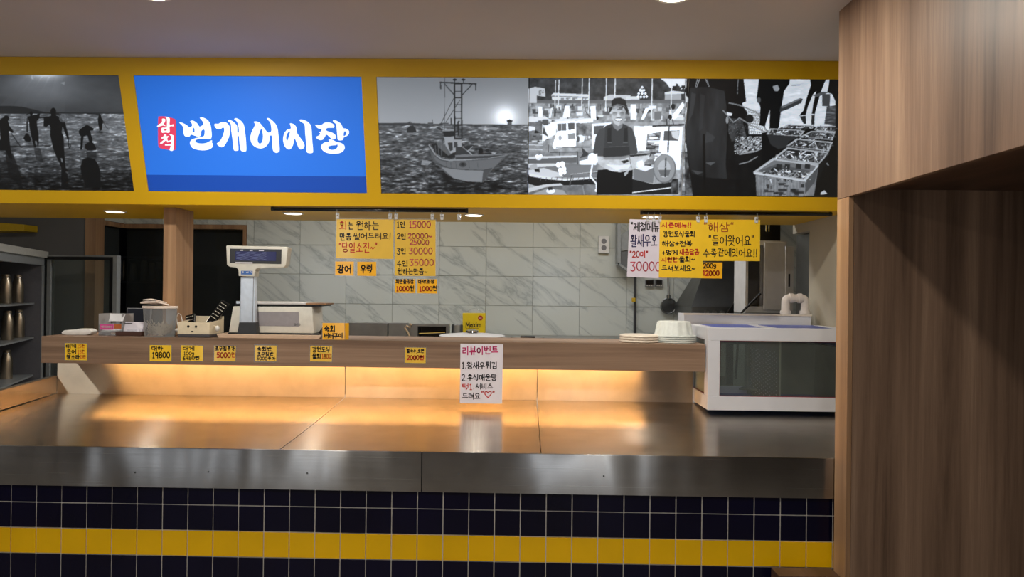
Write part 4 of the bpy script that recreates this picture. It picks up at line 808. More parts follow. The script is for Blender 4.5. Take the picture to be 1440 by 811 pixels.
for x, y, lb in ((-3.6, P.y, 'added unseen ceiling downlight towards the bottle fridge end'), (Q.x, .7, 'added unseen ceiling downlight over the aisle before the blue sign'), (P.x, .7, 'added unseen ceiling downlight over the aisle by the walnut bulkhead')):  # out-of-view downlights, added to raise the room's ambient light
    downlight(x, y, Z_CEIL, lb, 18, .06)

# kitchen ceiling fittings: tubes in flat boxes, out of sight above the fascia
lamp_mat('tube_light', (245, 248, 255), 3)
for x, y, lb in ((-1.4, 4.85, 'flat fluorescent kitchen light above the sink side'), (.55, 4.85, 'flat fluorescent kitchen light above the stove side')):
    t = thing('kitchen_light', (x, y, Z_CEIL-.06), lb, 'ceiling light', 'kitchen ceiling lights')
    part('housing', MB().box(x-.6, y-.15, Z_CEIL-.05, x+.6, y+.15, Z_CEIL-.001), 'white_metal', t); part('diffuser', MB().box(x-.58, y-.13, Z_CEIL-.06, x+.58, y+.13, Z_CEIL-.0505), 'tube_light', t)
    d = bpy.data.lights.new('lamp', 'AREA'); d.shape = 'RECTANGLE'; d.size = 1.1; d.size_y = .24; d.energy = 12; d.color = (.97, .98, 1)
    o = bpy.data.objects.new('lamp', d); COL.objects.link(o); o.location = (0, 0, -.01); o.parent = t
# ---------------------------------------------------------------- tiled display counter with a steel tray
XC0_, XC1_ = -2.75, X_KR-.004
ctr = thing('display_counter', (-.6, Y_TILE, 0), 'tiled fish display counter with a sloping stainless steel tray', 'counter')
part('core', MB().prism([(XC0_, Y_TILE+.004, 0), (XC0_, 4.05, 0), (XC0_, 4.05, Z_TRAYB-.03), (XC0_, Y_TILE+.004, Z_LIPT-.03)], (XC1_-XC0_, 0, 0)), 'grout', ctr)
part('seam_backing', MB().box(XC0_+.01, Y_TILE-.012, Z_LIPB+.004, XC1_-.01, Y_TILE+.0035, Z_LIPT-.006), 'black', ctr)
TX = onY(659, 735, Y_TILE).x; zj = onY(659, 752.8, Y_TILE).z       # joint above the yellow course
cols = list(range(-25, 17)); p = .1005
tdat = {}
def ftile(i, z0, z1, m):
    key = (round(z1-z0, 4), m)
    if key not in tdat:
        h = z1-z0-.004
        g = ORG[ctr.name]; o = part('tile', MB().box(g.x-p/2+.002, g.y, g.z-h/2, g.x+p/2-.002, g.y+.007, g.z+h/2), m, ctr, bevel=.001, seg=1); tdat[key] = o.data
    else: o = bpy.data.objects.new('tile', tdat[key]); COL.objects.link(o); o.parent = ctr
    c = V((TX+(i+.5)*p, Y_TILE, (z0+z1)/2))+V((random.uniform(-.0003, .0003), random.uniform(-.0006, .0004), random.uniform(-.0004, .0004)))
    o.location = c-ORG[ctr.name]
random.seed(3)
for i in cols:
    ftile(i, zj+p, Z_LIPB+.003, 'tile_navy'); ftile(i, zj, zj+p, 'tile_navy'); ftile(i, zj-p, zj, 'tile_yellow'); ftile(i, zj-2*p, zj-p, 'tile_navy')
st = MB()
z = zj-2*p
while z > .02:
    for i in cols: st.box(TX+i*p+.002, Y_TILE, max(.004, z-p+.0015), TX+(i+1)*p-.0015, Y_TILE+.007, z-.0015)
    z -= p
part('lower_tiles', st, 'tile_navy', ctr, kind='stuff')
def sheet(name, x0, x1, f, m, n=24, par=None):
    """a bent sheet: f(x) -> profile points (y,z) front to back"""
    mb = MB(); prof = f(0); kx = len(prof); 
    for i in range(n+1):
        x = x0+(x1-x0)*i/n
        for (y, z) in f(x): mb.v.append((x, y, z))
    for i in range(n):
        for j in range(kx-1): a = i*kx+j; mb.f.append((a, a+1, a+kx+1, a+kx))
    mb.add([], [])
    return part(name, mb, m, par or ctr, smooth=True)
# seams of the sheets
sx = [XC0_+.33, onZ(447, 590, traz(3.2)).x, onZ(757, 590, traz(3.2)).x, XC1_]
lipx = onY(593, 660, Y_LIP).x
XTL = onY(80, 545, Y_SPLASH).x           # inner face of the tray's raised end
sx[0] = XTL
for a, b in zip(sx[:-1], sx[1:]):
    sheet('tray_sheet', a+.0016, b-.0016, lambda x: [(Y_LIP+.004+(Y_SPLASH-Y_LIP-.006)*t, traz(Y_LIP+(Y_SPLASH-Y_LIP)*t)-.006*math.sin(math.pi*t)) for t in np.linspace(0, 1, 9)], 'steel_tray')
for a, b in ((XC0_, lipx-.002), (lipx+.002, XC1_)):
    sheet('lip_sheet', a, b, lambda x: [(Y_LIP+.012, Z_LIPB), (Y_LIP, Z_LIPB), (Y_LIP, Z_LIPT-.004), (Y_LIP+.0012, Z_LIPT-.001), (Y_LIP+.004, Z_LIPT)], 'steel_lip', 40)
XT_ = onY(992, 500, Y_BOARD).x           # where the fish tank begins
bsp = thing('steel_backsplash', (-.6, Y_SPLASH, Z_TRAYB), 'stainless steel backsplash glowing under the walnut shelf', 'backsplash')
for a, b in ((XTL, sx[1]), (sx[1], sx[2]), (sx[2], XT_)):
    sheet('backsplash_sheet', a+.0016, b-.0016, lambda x: [(Y_SPLASH, Z_TRAYB-.004), (Y_SPLASH, Z_SHT-.032)], 'steel_splash', 30, bsp)
# raised tray end
sheet('side_ledge', XC0_, XTL-.0305, lambda x: [(Y_LIP+.004+(Y_SPLASH-Y_LIP)*t, traz(Y_LIP+(Y_SPLASH-Y_LIP)*t)) for t in np.linspace(0, 1.25, 6)], 'steel_tray')
hE = .095
part('tray_end', MB().prism([(XTL-.03, Y_LIP, Z_LIPT-.004), (XTL-.03, Y_SPLASH, Z_TRAYB), (XTL-.03, Y_SPLASH, Z_TRAYB+hE), (XTL-.03, Y_LIP+.02, Z_LIPT+hE)], (.03, 0, 0)), 'steel_tray', ctr, bevel=.002)
for px, py in ((190, 664), (293, 663), (432, 665), (645, 666), (849, 669)):
    P = onY(px, py, Y_LIP); part('rivet', MB().tube([(P.x, Y_LIP+.001, P.z), (P.x, Y_LIP-.0015, P.z)], .0035, 10), 'steel_dark', ctr)

# ---------------------------------------------------------------- serving shelf and its light
XS0 = onY(58, 495, Y_BOARD).x
sh = thing('serving_shelf', ((XS0+XT_)/2, 3.65, Z_SHB), 'long walnut serving shelf running above the steel tray', 'shelf')
part('front_board', MB().box(XS0, Y_BOARD, Z_SHB, XT_, Y_BOARD+.02, Z_SHT), 'walnut_shelf', sh, bevel=.001, seg=1)
part('top_board', MB().box(XS0, Y_BOARD+.0202, Z_SHT-.03, XT_, 3.84, Z_SHT), 'walnut_shelf', sh)
part('end_board', MB().box(XS0, Y_BOARD+.0202, Z_SHB, XS0+.018, 3.84, Z_SHT-.0302), 'walnut_shelf', sh)
part('rear_apron', MB().box(XS0+.018, 3.80, Z_SHB, XT_, 3.84, Z_SHT-.0302), 'walnut_shelf', sh)
lamp_mat('led_warm', (255, 190, 110), 46)
xl0, xl1 = onY(118, 515, 3.62).x, onY(912, 520, 3.62).x
for x in (xl0-.012, xl1+.004): part('led_stop', MB().box(x, Y_BOARD+.0205, Z_SHB+.004, x+.008, Y_SPLASH-.002, Z_SHT-.0302), 'steel_plain', sh)  # unseen plates, added to cut the LED light off at both ends
led = thing('led_strip', ((xl0+xl1)/2, 3.62, Z_SHT-.03), 'warm LED strip light under the walnut serving shelf', 'strip light')
part('channel', MB().box(xl0, 3.60, Z_SHT-.048, xl1, 3.64, Z_SHT-.0305), 'white_plastic', led); part('diffuser', MB().box(xl0, 3.602, Z_SHT-.056, xl1, 3.638, Z_SHT-.0485), 'led_warm', led)

# post on the shelf carrying the fascia
pa = onY(229, 400, 3.645); pb = onY(246.5, 400, 3.645)
part('walnut_post', MB().box(pa.x, 3.645, Z_SHT+.0002, pb.x, 3.839, Z_SOF-.0002), 'oak_trim', loc=((pa.x+pb.x)/2, 3.66, Z_SHT), bevel=.001, seg=1, label='upright walnut post between the shelf and the yellow soffit', cat='post')
P = onY(1094, 808, 2.69)
part('wooden_box', MB().box(P.x, 2.68, 0, X_WOOD-.002, 2.765, P.z), 'walnut_dark', loc=((P.x+X_WOOD)/2, 2.7, 0), bevel=.002, label='low dark wooden box standing against the counter tiles by the partition', cat='box')
# ---------------------------------------------------------------- handwritten notices
mat('paper_yellow', (240, 196, 36), .35, var=.03, nscale=20, coat=.5); mat('paper_amber', (244, 178, 18), .35, var=.03, nscale=20, coat=.5); mat('paper_lilac', (214, 208, 222), .35, var=.03, nscale=20, coat=.5); mat('paper_white', (226, 222, 232), .4, var=.03, nscale=20, coat=.4); mat('paper_ochre', (226, 184, 62), .35, var=.03, nscale=20, coat=.6)
mat('ink_black', (24, 22, 30), .5); mat('ink_red', (206, 48, 36), .5); mat('ink_navy', (34, 34, 92), .5); mat('ink_pink', (200, 40, 110), .5); mat('ink_orange', (224, 104, 28), .5); mat('ink_brown', (176, 84, 30), .5); mat('ink_rose', (206, 76, 92), .5)
def notice(name, quad, Y, paper, lines, label, group=None, film=0, cat='notice', thick=.0006, curl=.0):
    """quad: corners (px) tl, tr, br, bl on the plane at depth Y; lines: (text, x0,y0,x1,y1, ink, weight px[, slant])"""
    tl, tr, br, bl = [onY(x, y, Y) for x, y in quad]; base = (bl+br)/2
    t = thing(name, base, label, cat, group)
    part('sheet', MB().prism([tl, tr, br, bl], (0, thick, 0)), paper, t)
    if film:
        q = quad; f = film; part('laminate', MB().prism([onY(q[0][0]-f, q[0][1]-f, Y+thick+.0002), onY(q[1][0]+f, q[1][1]-f, Y+thick+.0002), onY(q[2][0]+f, q[2][1]+f, Y+thick+.0002), onY(q[3][0]-f, q[3][1]+f, Y+thick+.0002)], (0, .0003, 0)), 'laminate_film', t)
    inks = {}
    for L in lines: inks.setdefault(L[5], []).append(L)
    for ink, ls in inks.items():
        for L in ls:
            cx, cy = (L[1]+L[3])/2, (L[2]+L[4])/2; Yt = Y-.0006
            o = onY(cx, cy, Yt); u = (onY(cx+50, cy, Yt)-onY(cx-50, cy, Yt))/100; v = (onY(cx, cy+50, Yt)-onY(cx, cy-50, Yt))/100
            pl = text_lines(L[0], L[1]-cx, L[2]-cy, L[3]-cx, L[4]-cy, L[7] if len(L) > 7 else 0)
            part('text_line', MB().strokes(pl, L[6]*.86, o, u, v), ink, t)
    return t
def rq(x0, y0, x1, y1, r=.0115): w = x1-x0; h = y1-y0; return [(x0, y0), (x1, y0+w*r), (x1-h*r, y1+w*r), (x0-h*r, y1)]
K, R, B_ = 'ink_black', 'ink_red', 'ink_navy'
c4 = lambda ox, oy, s: (lambda t, x0, y0, x1, y1, ink, w, *sl: (t, ox+x0/s, oy+y0/s, ox+x1/s, oy+y1/s, ink, w)+sl)
Y_ROD = 3.56
# hanging on the left rod (crop scale 6.488 from 460,295)
l = c4(460, 295, 6.488); YN = Y_ROD+.004; G1 = 'laminated notices hanging from the black rods'
notice('hanging_notice', [(473.5, 308), (553.5, 308.5), (553, 364), (472.5, 363)], YN, 'paper_ochre', [l('회', 110, 105, 182, 180, R, 1.5), l('는', 188, 112, 240, 180, K, 1.5), l('원하는', 262, 105, 475, 185, K, 1.4), l('만큼', 112, 215, 222, 280, K, 1.6), l('썰어드려요!', 238, 210, 585, 270, K, 1.3), l('"당일소진~"', 105, 300, 460, 390, R, 1.4)], 'wide yellow laminated notice with three lines hanging above two small fish-name cards', G1, 1.6)
notice('hanging_notice', [(555, 308.5), (612.5, 309), (612.5, 388), (555, 387.5)], YN+.002, 'paper_ochre', [l('1인', 632, 108, 715, 162, K, 1.5), l('15000', 742, 105, 948, 165, 'ink_rose', 1.5), l('2인', 635, 215, 722, 268, K, 1.4), l('20000~', 735, 215, 960, 262, 'ink_rose', 1.5), l('25000', 752, 272, 932, 318, 'ink_rose', 1.4), l('3인', 635, 350, 722, 405, K, 1.4), l('30000', 742, 345, 965, 405, 'ink_rose', 1.5), l('4인', 635, 465, 742, 518, K, 1.4), l('35000', 748, 450, 975, 508, 'ink_rose', 1.5), l('원하는만큼~', 640, 535, 915, 590, K, 1.2)], 'tall yellow laminated price list with sums from 15000 to 35000', G1, 1.6)
notice('hanging_card', [(471.5, 367.5), (497.5, 367.5), (497, 387.5), (471.5, 387)], YN, 'paper_amber', [l('광어', 90, 502, 222, 580, K, 2.0)], 'small amber card reading 광어 below the wide notice', G1, 1.6)
notice('hanging_card', [(502.5, 368), (529, 368), (529, 388), (502.5, 387.5)], YN, 'paper_amber', [l('우럭', 302, 500, 412, 575, K, 2.0)], 'small amber card reading 우럭 beside the tall price list', G1, 1.6)
notice('hanging_card', [(555.5, 392.5), (584, 392.5), (584, 412), (555, 411.5)], YN+.002, 'paper_amber', [l('회만들국장', 625, 632, 790, 672, K, 1.2), l('1000', 628, 698, 752, 740, R, 1.6), l('원', 756, 692, 792, 740, K, 1.3)], 'small amber 1000원 card below the price list, nearer the weighing scale', G1, 1.4)
notice('hanging_card', [(587, 392.5), (614.5, 392.5), (614.5, 412.5), (587, 412)], YN+.002, 'paper_amber', [l('마약초장', 828, 636, 980, 672, K, 1.2), l('1000', 838, 698, 962, 740, R, 1.6), l('원', 964, 692, 1000, 740, K, 1.3)], 'small amber 1000원 card below the price list, nearer the coffee box', G1, 1.4)
# hanging on the right rod (crop scale 6.857 from 870,295)
l = c4(870, 295, 6.857)
notice('hanging_notice', [(885.5, 308), (935, 309), (938, 392), (881.5, 389)], YN+.006, 'paper_lilac', [l('"제철메뉴', 115, 120, 395, 210, K, 1.7), l('활새우호', 112, 240, 375, 358, B_, 1.8), l('"20미"', 105, 398, 285, 460, R, 1.6), l('30000', 108, 500, 410, 590, 'ink_rose', 1.8)], 'white lilac notice reading 30000 half covered by a yellow one', G1)
notice('hanging_notice', [(928, 309), (988, 309.5), (988, 391), (926.5, 390)], YN, 'paper_yellow', [l('시즌메뉴!!', 412, 122, 705, 172, R, 1.6), l('강원도식물회', 425, 205, 738, 262, K, 1.5), l('해삼+전복', 415, 300, 712, 352, K, 1.5), l('+멍게', 415, 388, 572, 435, K, 1.5), l('새콤달콤', 585, 378, 778, 435, R, 1.5), l('시원한', 412, 455, 570, 502, R, 1.5), l('물회~', 578, 450, 738, 502, K, 1.5), l('드셔보세요~', 412, 535, 742, 592, K, 1.5)], 'tall yellow notice with six lines in red and black beside the 해삼 notice', G1)
notice('hanging_notice', [(985.5, 308.5), (1069, 309), (1068.5, 367), (986, 366.5)], YN+.002, 'paper_yellow', [l('"해삼"', 815, 120, 1115, 210, 'ink_brown', 1.6), l('"들어왓어요"', 865, 245, 1308, 345, K, 1.5), l('수족관에잇어요!!', 812, 375, 1340, 455, K, 1.5)], 'wide yellow notice about sea cucumber at the far end of the rod', G1)
notice('hanging_card', [(986.5, 369), (1016, 369), (1015.5, 391.5), (986, 391)], YN+.002, 'paper_amber', [l('200g', 812, 515, 942, 562, K, 1.6), l('12000', 808, 585, 972, 632, R, 1.9)], 'small amber card reading 12000 under the wide sea cucumber notice', G1)
# tags on the front of the shelf (crop 4.8 from 50,420 and 330,420)
YT = Y_BOARD-.0012; G2 = 'price tags stuck along the shelf front'
l = c4(50, 420, 4.8)
notice('price_tag', [(91.5, 482.5), (122, 483), (122, 506.5), (91.5, 506)], YT, 'paper_yellow', [l('대게', 203, 308, 274, 332, K, 1.4), l('15원', 280, 308, 335, 332, 'ink_orange', .9), l('문어', 208, 342, 275, 370, K, 1.4), l('15원', 282, 345, 335, 370, 'ink_orange', .9), l('참소라', 208, 378, 298, 408, K, 1.4), l('15원', 300, 380, 338, 402, 'ink_orange', .9)], 'yellow price tag with three items at the fridge end of the shelf', G2, 1)
notice('price_tag', [(210.5, 485), (241, 485.5), (241, 508), (210.5, 507.5)], YT, 'paper_yellow', [l('대하', 780, 320, 862, 348, K, 1.4), l('19800', 785, 360, 908, 400, K, 1.7)], 'yellow price tag reading 19800', G2, 1)
notice('price_tag', [(255, 485.5), (285.5, 486), (285, 507.5), (254.5, 507)], YT, 'paper_yellow', [l('대게', 992, 322, 1072, 348, K, 1.4), l('100g', 998, 358, 1072, 380, K, 1.1), l('6980원', 992, 386, 1106, 412, K, 1.3)], 'yellow price tag reading 100g 6980원', G2, 1)
notice('price_tag', [(301.5, 486), (331.5, 486.5), (331, 508), (301, 507.5)], YT, 'paper_ochre', [l('초무침추가', 1210, 320, 1346, 350, K, 1.3), l('5000', 1222, 362, 1318, 398, R, 1.6), l('원', 1320, 362, 1350, 398, R, 1.2)], 'yellow price tag with a red price below the remote caddy', G2, 1)
l = c4(330, 420, 4.8)
notice('price_tag', [(359, 485.5), (389, 486), (388.5, 508), (358.5, 507.5)], YT, 'paper_ochre', [l('숙회반', 148, 325, 250, 352, K, 1.3), l('초무침반', 150, 360, 262, 385, K, 1.2), l('5000추가', 148, 392, 276, 414, K, 1.2)], 'creased yellow tag with three black lines below the scale', G2, 1.6)
notice('price_tag', [(436.5, 486), (467, 486.5), (466.5, 508.5), (436, 508)], YT, 'paper_ochre', [l('강원도식', 522, 325, 644, 360, K, 1.3), l('물회', 522, 370, 582, 405, K, 1.5), l('1800', 586, 372, 652, 404, 'ink_orange', 1.3)], 'yellow price tag reading 물회 below the standing amber card', G2, 1)
notice('price_tag', [(569.5, 488.5), (599, 489), (598.5, 510.5), (569, 510)], YT, 'paper_ochre', [l('칼국수,소면', 1160, 338, 1278, 365, K, 1.2), l('2000원', 1162, 382, 1278, 412, R, 1.5)], 'yellow price tag beside the white review notice', G2, 1)
l = c4(620, 420, 5.07)
notice('review_notice', [(647.5, 483), (707.5, 484), (706, 567.5), (646.5, 566.5)], YT-.0012, 'paper_white', [l('리뷰이벤트', 150, 340, 410, 398, 'ink_pink', 1.8), l('1.왕새우튀김', 146, 450, 404, 498, K, 1.5), l('2.후식매운탕', 146, 538, 398, 585, K, 1.5), l('택1.', 148, 606, 242, 648, R, 1.35), l('서비스', 246, 602, 372, 645, K, 1.5), l('드려요', 150, 670, 282, 716, K, 1.5), l('"♡"', 286, 656, 386, 708, R, 1.5)], 'tall white review notice with pink heading hanging over the shelf edge')
# standing card on the shelf, slightly turned
l = c4(330, 420, 4.8)
sc_ = notice('standing_card', [(453.5, 454), (484, 454), (484.5, 477.5), (453.5, 477.5)], 3.525, 'paper_amber', [l('숙회', 602, 182, 680, 222, K, 1.6), l('버터구이', 602, 232, 732, 265, K, 1.6)], 'amber card reading 숙회 버터구이 standing on the shelf', None, 1)
tb = [onY(x, y, 3.5264) for x, y in ((484, 454), (489.5, 454.5), (489, 478), (484.5, 477.5))]
part('folded_flap', MB().prism([tb[0], V((tb[1].x, 3.545, tb[1].z)), V((tb[2].x, 3.545, tb[2].z)), tb[3]], (0, .0006, 0)), 'paper_amber', sc_)

# ---------------------------------------------------------------- rods and clips
def rod(px0, px1, py, label):
    a, b = onY(px0, py, Y_ROD), onY(px1, py, Y_ROD); z = Z_SOF-.0125
    t = thing('hanging_rod', ((a.x+b.x)/2, Y_ROD, z), label, 'rod', 'black rods under the yellow soffit')
    part('tube', MB().tube([(a.x, Y_ROD, z), (b.x, Y_ROD, z)], .0095, 14), 'black_gloss', t, smooth=True)
    for x, s in ((a.x, -1), (b.x, 1)): part('end_cap', MB().tube([(x, Y_ROD, z), (x+s*.012, Y_ROD, z)], .0108, 14), 'black', t, smooth=True)
    return t
rod(385, 655, 295, 'thin black rod under the soffit holding the price list')
rd = rod(904, 1166, 296, 'thin black rod under the soffit near the walnut partition')
def clip(px, label):
    P = onY(px, 300, Y_ROD); z = Z_SOF-.024; x = P.x; y = Y_ROD+.003
    t = thing('clip', (x, y, z-.028), label, 'clip', 'clear plastic clips on the black rods')
    part('hook', MB().tube([(x+.0, y-.0142, z+.003), (x, y-.0135, z+.012), (x, y-.016, z-.002), (x, y-.012, z-.006), (x, y-.001, z-.008)], .0022, 6), 'clear_plastic', t, smooth=True)
    for s in (-1, 1): part('jaw', MB().prism([(x-.009, y+s*.0016-.0005, z-.006), (x+.009, y+s*.0016-.0005, z-.006), (x+.0075, y+s*.0022-.0005, z-.034), (x-.0075, y+s*.0022-.0005, z-.034)], (0, .0012, 0)), 'clip_plastic', t)
    part('spring', MB().tube([(x-.0035, y-.0042, z-.018), (x+.0035, y-.0042, z-.018)], .0032, 8), 'chrome', t, smooth=True)
    for j in (-1, 1): part('tongue', MB().tube([(x+j*.0055, y-.003, z-.02), (x+j*.0045, y-.003, z-.04)], .0014, 6), 'clear_plastic', t)
glass('clip_plastic', (248, 248, 248), .6, .1)
for px, lb in ((474.5, 'clear clip on the corner of the wide notice, nearest the scale'), (548.5, 'clear clip holding the wide notice beside the price list'), (557, 'clear clip holding the price list beside the wide notice'), (608, 'clear clip on the far top corner of the price list'), (621.5, 'empty clear clip just past the price list'), (645.5, 'empty clear clip at the end of the rod by the downlight'),
               (911, 'clear clip on the white notice, first of the bright three'), (919.5, 'clear clip on the white notice, middle of the bright three'), (928, 'clear clip on the white notice, last of the bright three'), (982, 'clear clip holding the six line notice'), (993, 'clear clip on the near corner of the sea cucumber notice'), (1064, 'clear clip on the far corner of the sea cucumber notice')): clip(px, lb)
# ---------------------------------------------------------------- things on the serving shelf
def X_(px, Y, py=470): return onY(px, py, Y).x
def pq(pts, Y): return [onY(x, y, Y) for x, y in pts]
def onshelf(pts, Y, ybase):
    """outline in px lowered/raised so that ybase meets the shelf top"""
    P = pq(pts, Y); zb = onY(pts[0][0], ybase, Y).z; d = Z_SHT-zb
    return [p+V((0, 0, d)) for p in P]
S = Z_SHT+.0002
# flat white handset
o = onshelf([(86, 471), (90, 468.5), (104, 468), (113, 466.5), (125, 467), (129, 470), (127, 473.6), (121, 475), (93, 475), (87, 474)], 3.60, 475)
t = thing('handset', (o[0].x+.08, 3.63, S), 'flat white plastic handset lying at the fridge end of the shelf', 'handset')
part('body', MB().prism(o, (0, .055, 0)), 'white_plastic', t, bevel=.003, smooth=True)
mx = (o[2].x+o[3].x)/2; part('top_pad', MB().prism([(mx, 3.605, o[3].z-.003), (o[4].x-.01, 3.605, o[4].z-.004), (o[4].x-.01, 3.605, o[4].z+.002), (mx, 3.605, o[3].z)], (0, .045, 0)), 'ivory_plastic', t)
# acrylic box with a raised flap
xa, xb = X_(138.5, 3.6), X_(171.5, 3.6); zt = onY(150, 441, 3.6).z; ya, yb = 3.60, 3.71
t = thing('acrylic_box', ((xa+xb)/2, 3.65, S), 'clear acrylic sweet box with an open flap and a pink label', 'acrylic box')
th = .0025
for nm, b in (('front_panel', (xa, ya, S, xb, ya+th, S+.055)), ('rear_panel', (xa, yb-th, S, xb, yb, zt)), ('side_panel', (xa, ya, S, xa+th, yb, zt)), ('side_panel', (xb-th, ya, S, xb, yb, zt)), ('base_panel', (xa, ya, S, xb, yb, S+.003))): part(nm, MB().box(*b), 'clear_plastic', t)
part('floor_panel', MB().prism([(xa+th, ya+.01, S+.02), (xb-th, ya+.01, S+.02), (xb-th, yb-.01, S+.055), (xa+th, yb-.01, S+.055)], (0, 0, .003)), 'clear_plastic', t)
fx0 = X_(150, 3.6)
mat('label_pink', (214, 80, 150), .4); mat('label_orange', (190, 104, 52), .5); mat('brown_plastic', (70, 44, 36), .45)
part('flap', MB().prism([(fx0, ya+.03, zt), (xb, ya+.03, zt), (xb+.022, ya-.03, zt-.036), (fx0+.03, ya-.03, zt-.036)], (0, 0, .0025)), 'clear_plastic', t)
lb = part('label', MB().box(xa+.008, ya-.0008, S+.03, xa+.078, ya-.0002, S+.058), 'label_pink', t)
pw = MB().strokes(text_lines('네이버페이', 0, 0, .055, .012), .0018, (xa+.015, ya-.0012, S+.05), (1, 0, 0), (0, 0, -1)); part('lettering', pw, 'white_plastic', lb)
part('sweets_label', MB().box(xa+.08, ya-.0008, S+.035, xb-.003, ya-.0002, S+.06), 'label_orange', t)
# card holder
xa, xb = X_(164.5, 3.6), X_(201, 3.6)
t = thing('card_holder', ((xa+xb)/2, 3.62, S), 'brown card holder with a stack of white business cards', 'card holder')
part('base', MB().box(xa, 3.585, S, xb, 3.65, S+.022), 'brown_plastic', t, bevel=.002)
ca, cb = X_(170.5, 3.61), X_(199, 3.61)
for k in range(4):
    y = 3.612+k*.006; part('card', MB().prism([(ca+.002*k, y, S+.0225), (cb+.002*k, y, S+.0225), (cb+.006+.002*k, y+.02, S+.0695-.002*k), (ca+.006+.002*k, y+.02, S+.0695-.002*k)], (0, .002, 0)), 'paper_white', t)
cw = MB().strokes([[(x, 0), (x+.006, 0)] for x in np.arange(0, .034, .008)], .004, (ca+.008, 3.6265, S+.0625), (1, 0, 0), (0, .38, -1)); part('lettering', cw, 'dark_grey', t)
part('holder_front', MB().prism([(ca+.03, 3.604, S+.0225), (cb-.02, 3.604, S+.0225), (cb-.02, 3.607, S+.034), (ca+.03, 3.607, S+.034)], (0, .002, 0)), 'clear_plastic', t)
for a in (ca-.004, cb-.012): part('holder_arm', MB().prism([(a, 3.602, S+.0225), (a+.016, 3.602, S+.0225), (a+.016, 3.607, S+.042), (a, 3.607, S+.042)], (0, .002, 0)), 'clear_plastic', t)
# tablet
xa, xb = X_(177.5, 3.76), X_(212, 3.76); zt = onY(190, 433, 3.76).z
mat('tablet_dark', (24, 28, 40), .3)
t = thing('tablet', ((xa+xb)/2, 3.77, S), 'dark tablet screen standing behind the card holder', 'tablet')
part('body', MB().prism([(xa, 3.745, S), (xb, 3.745, S), (xb, 3.765, zt), (xa, 3.765, zt)], (0, .008, 0)), 'grey_plastic', t, bevel=.002); part('screen', MB().prism([(xa+.004, 3.7445, S+.006), (xb-.004, 3.7445, S+.006), (xb-.004, 3.7635, zt-.004), (xa+.004, 3.7635, zt-.004)], (0, .001, 0)), 'tablet_dark', t)
part('stand', MB().prism([(xa+.04, 3.772, S+.1), (xb-.04, 3.772, S+.1), (xb-.04, 3.825, S), (xa+.04, 3.825, S)], (0, .003, 0)), 'grey_plastic', t)
# lidded tub of toothpicks, one corner towards the room
c = V((X_(225, 3.578), 3.578, S)); hz = onY(225, 433, 3.56).z-S; rot = math.radians(47)
def sq(r, z, k=1.0): return [c+V((r*math.cos(rot+a*math.pi/2)*(1 if i % 2 else 1)*1.0, r*.82*math.sin(rot+a*math.pi/2), z)) for i, a in enumerate((0, 1, 2, 3))]
rot = math.radians(8)
def oct_(r, z, q=.74):
    out = []
    for a in range(4):
        for s in (-1, 1): th_ = rot-math.pi/2+a*math.pi/2+s*.13; out.append(c+V((r*math.cos(th_), r*q*math.sin(th_), z)))
    return out
t = thing('toothpick_tub', c, 'clear lidded plastic tub holding pale toothpicks', 'tub')
mb = MB(); n = 8
rings = [oct_(.074, 0), oct_(.083, hz)]
for r in rings: mb.v += [tuple(p) for p in r]
for j in range(8): mb.f.append((j, (j+1) % 8, 8+(j+1) % 8, 8+j))
mb.f.append(tuple(range(8))[::-1])
part('tub_body', mb, 'frosted_plastic', t)
mat('lid_cream', (226, 212, 202), .45); mat('toothpick', (246, 234, 214), .7)
lr = MB().prism(oct_(.088, hz-.002), (0, 0, .012)); lid = part('rim', lr, 'lid_cream', t, bevel=.002)
a0 = X_(202, 3.66)
part('lid_flap', MB().prism([c+V((-.085, -.035, hz+.022)), c+V((.012, -.06, hz+.030)), c+V((.05, -.01, hz+.011)), c+V((.02, .045, hz+.011)), c+V((-.07, .03, hz+.032))], (0, 0, .008)), 'lid_cream', t, bevel=.002)
part('lid_flap', MB().prism([c+V((-.075, -.03, hz+.038)), c+V((.0, -.05, hz+.040)), c+V((.035, 0, hz+.024)), c+V((-.06, .03, hz+.042))], (0, 0, .005)), 'lid_cream', t, bevel=.0015)
rng = random.Random(7); tp = MB()
for k in range(190):
    a = rng.uniform(0, 6.28); r = .055*math.sqrt(rng.random()); p0 = c+V((r*math.cos(a), r*.7*math.sin(a), rng.uniform(.004, .05)))
    d = V((rng.uniform(-1, 1), rng.uniform(-.8, .8), rng.uniform(.1, 1))).normalized()*rng.uniform(.025, .045); e = p0+d
    q = e-c; rr = math.hypot(q.x, q.y/.74)
    if rr > .062: e = c+V((q.x*.062/rr, q.y*.062/rr, q.z))
    tp.tube([p0, e], .0017, 4)
part('toothpicks', tp, 'toothpick', t, kind='stuff')
# caddy with a little face, remote controls in it
xa, xb = X_(249.5, 3.54), X_(294.5, 3.54); z1 = onY(270, 453, 3.54).z; zb_ = onY(270, 444, 3.71).z
mat('caddy_beige', (222, 208, 180), .5); mat('caddy_base', (70, 68, 72), .5)
t = thing('remote_caddy', ((xa+xb)/2, 3.65, S), 'beige desk caddy with a small face holding remote controls', 'caddy')
ya, yb = 3.54, 3.71; w_ = .004
part('base', MB().box(xa, ya, S, xb, yb, S+.016), 'caddy_base', t, bevel=.003, smooth=True)
part('front_panel', MB().box(xa, ya, S+.0162, xb, ya+w_, z1), 'caddy_beige', t, bevel=.0012); part('rear_panel', MB().box(xa, yb-w_, S+.0162, xb, yb, zb_), 'caddy_beige', t, bevel=.0012)
for x in (xa, xb-w_): part('side_panel', MB().prism([(x, ya+w_, S+.0162), (x, yb-w_, S+.0162), (x, yb-w_, z1+.01), (x, ya+w_, z1)], (w_, 0, 0)), 'caddy_beige', t)
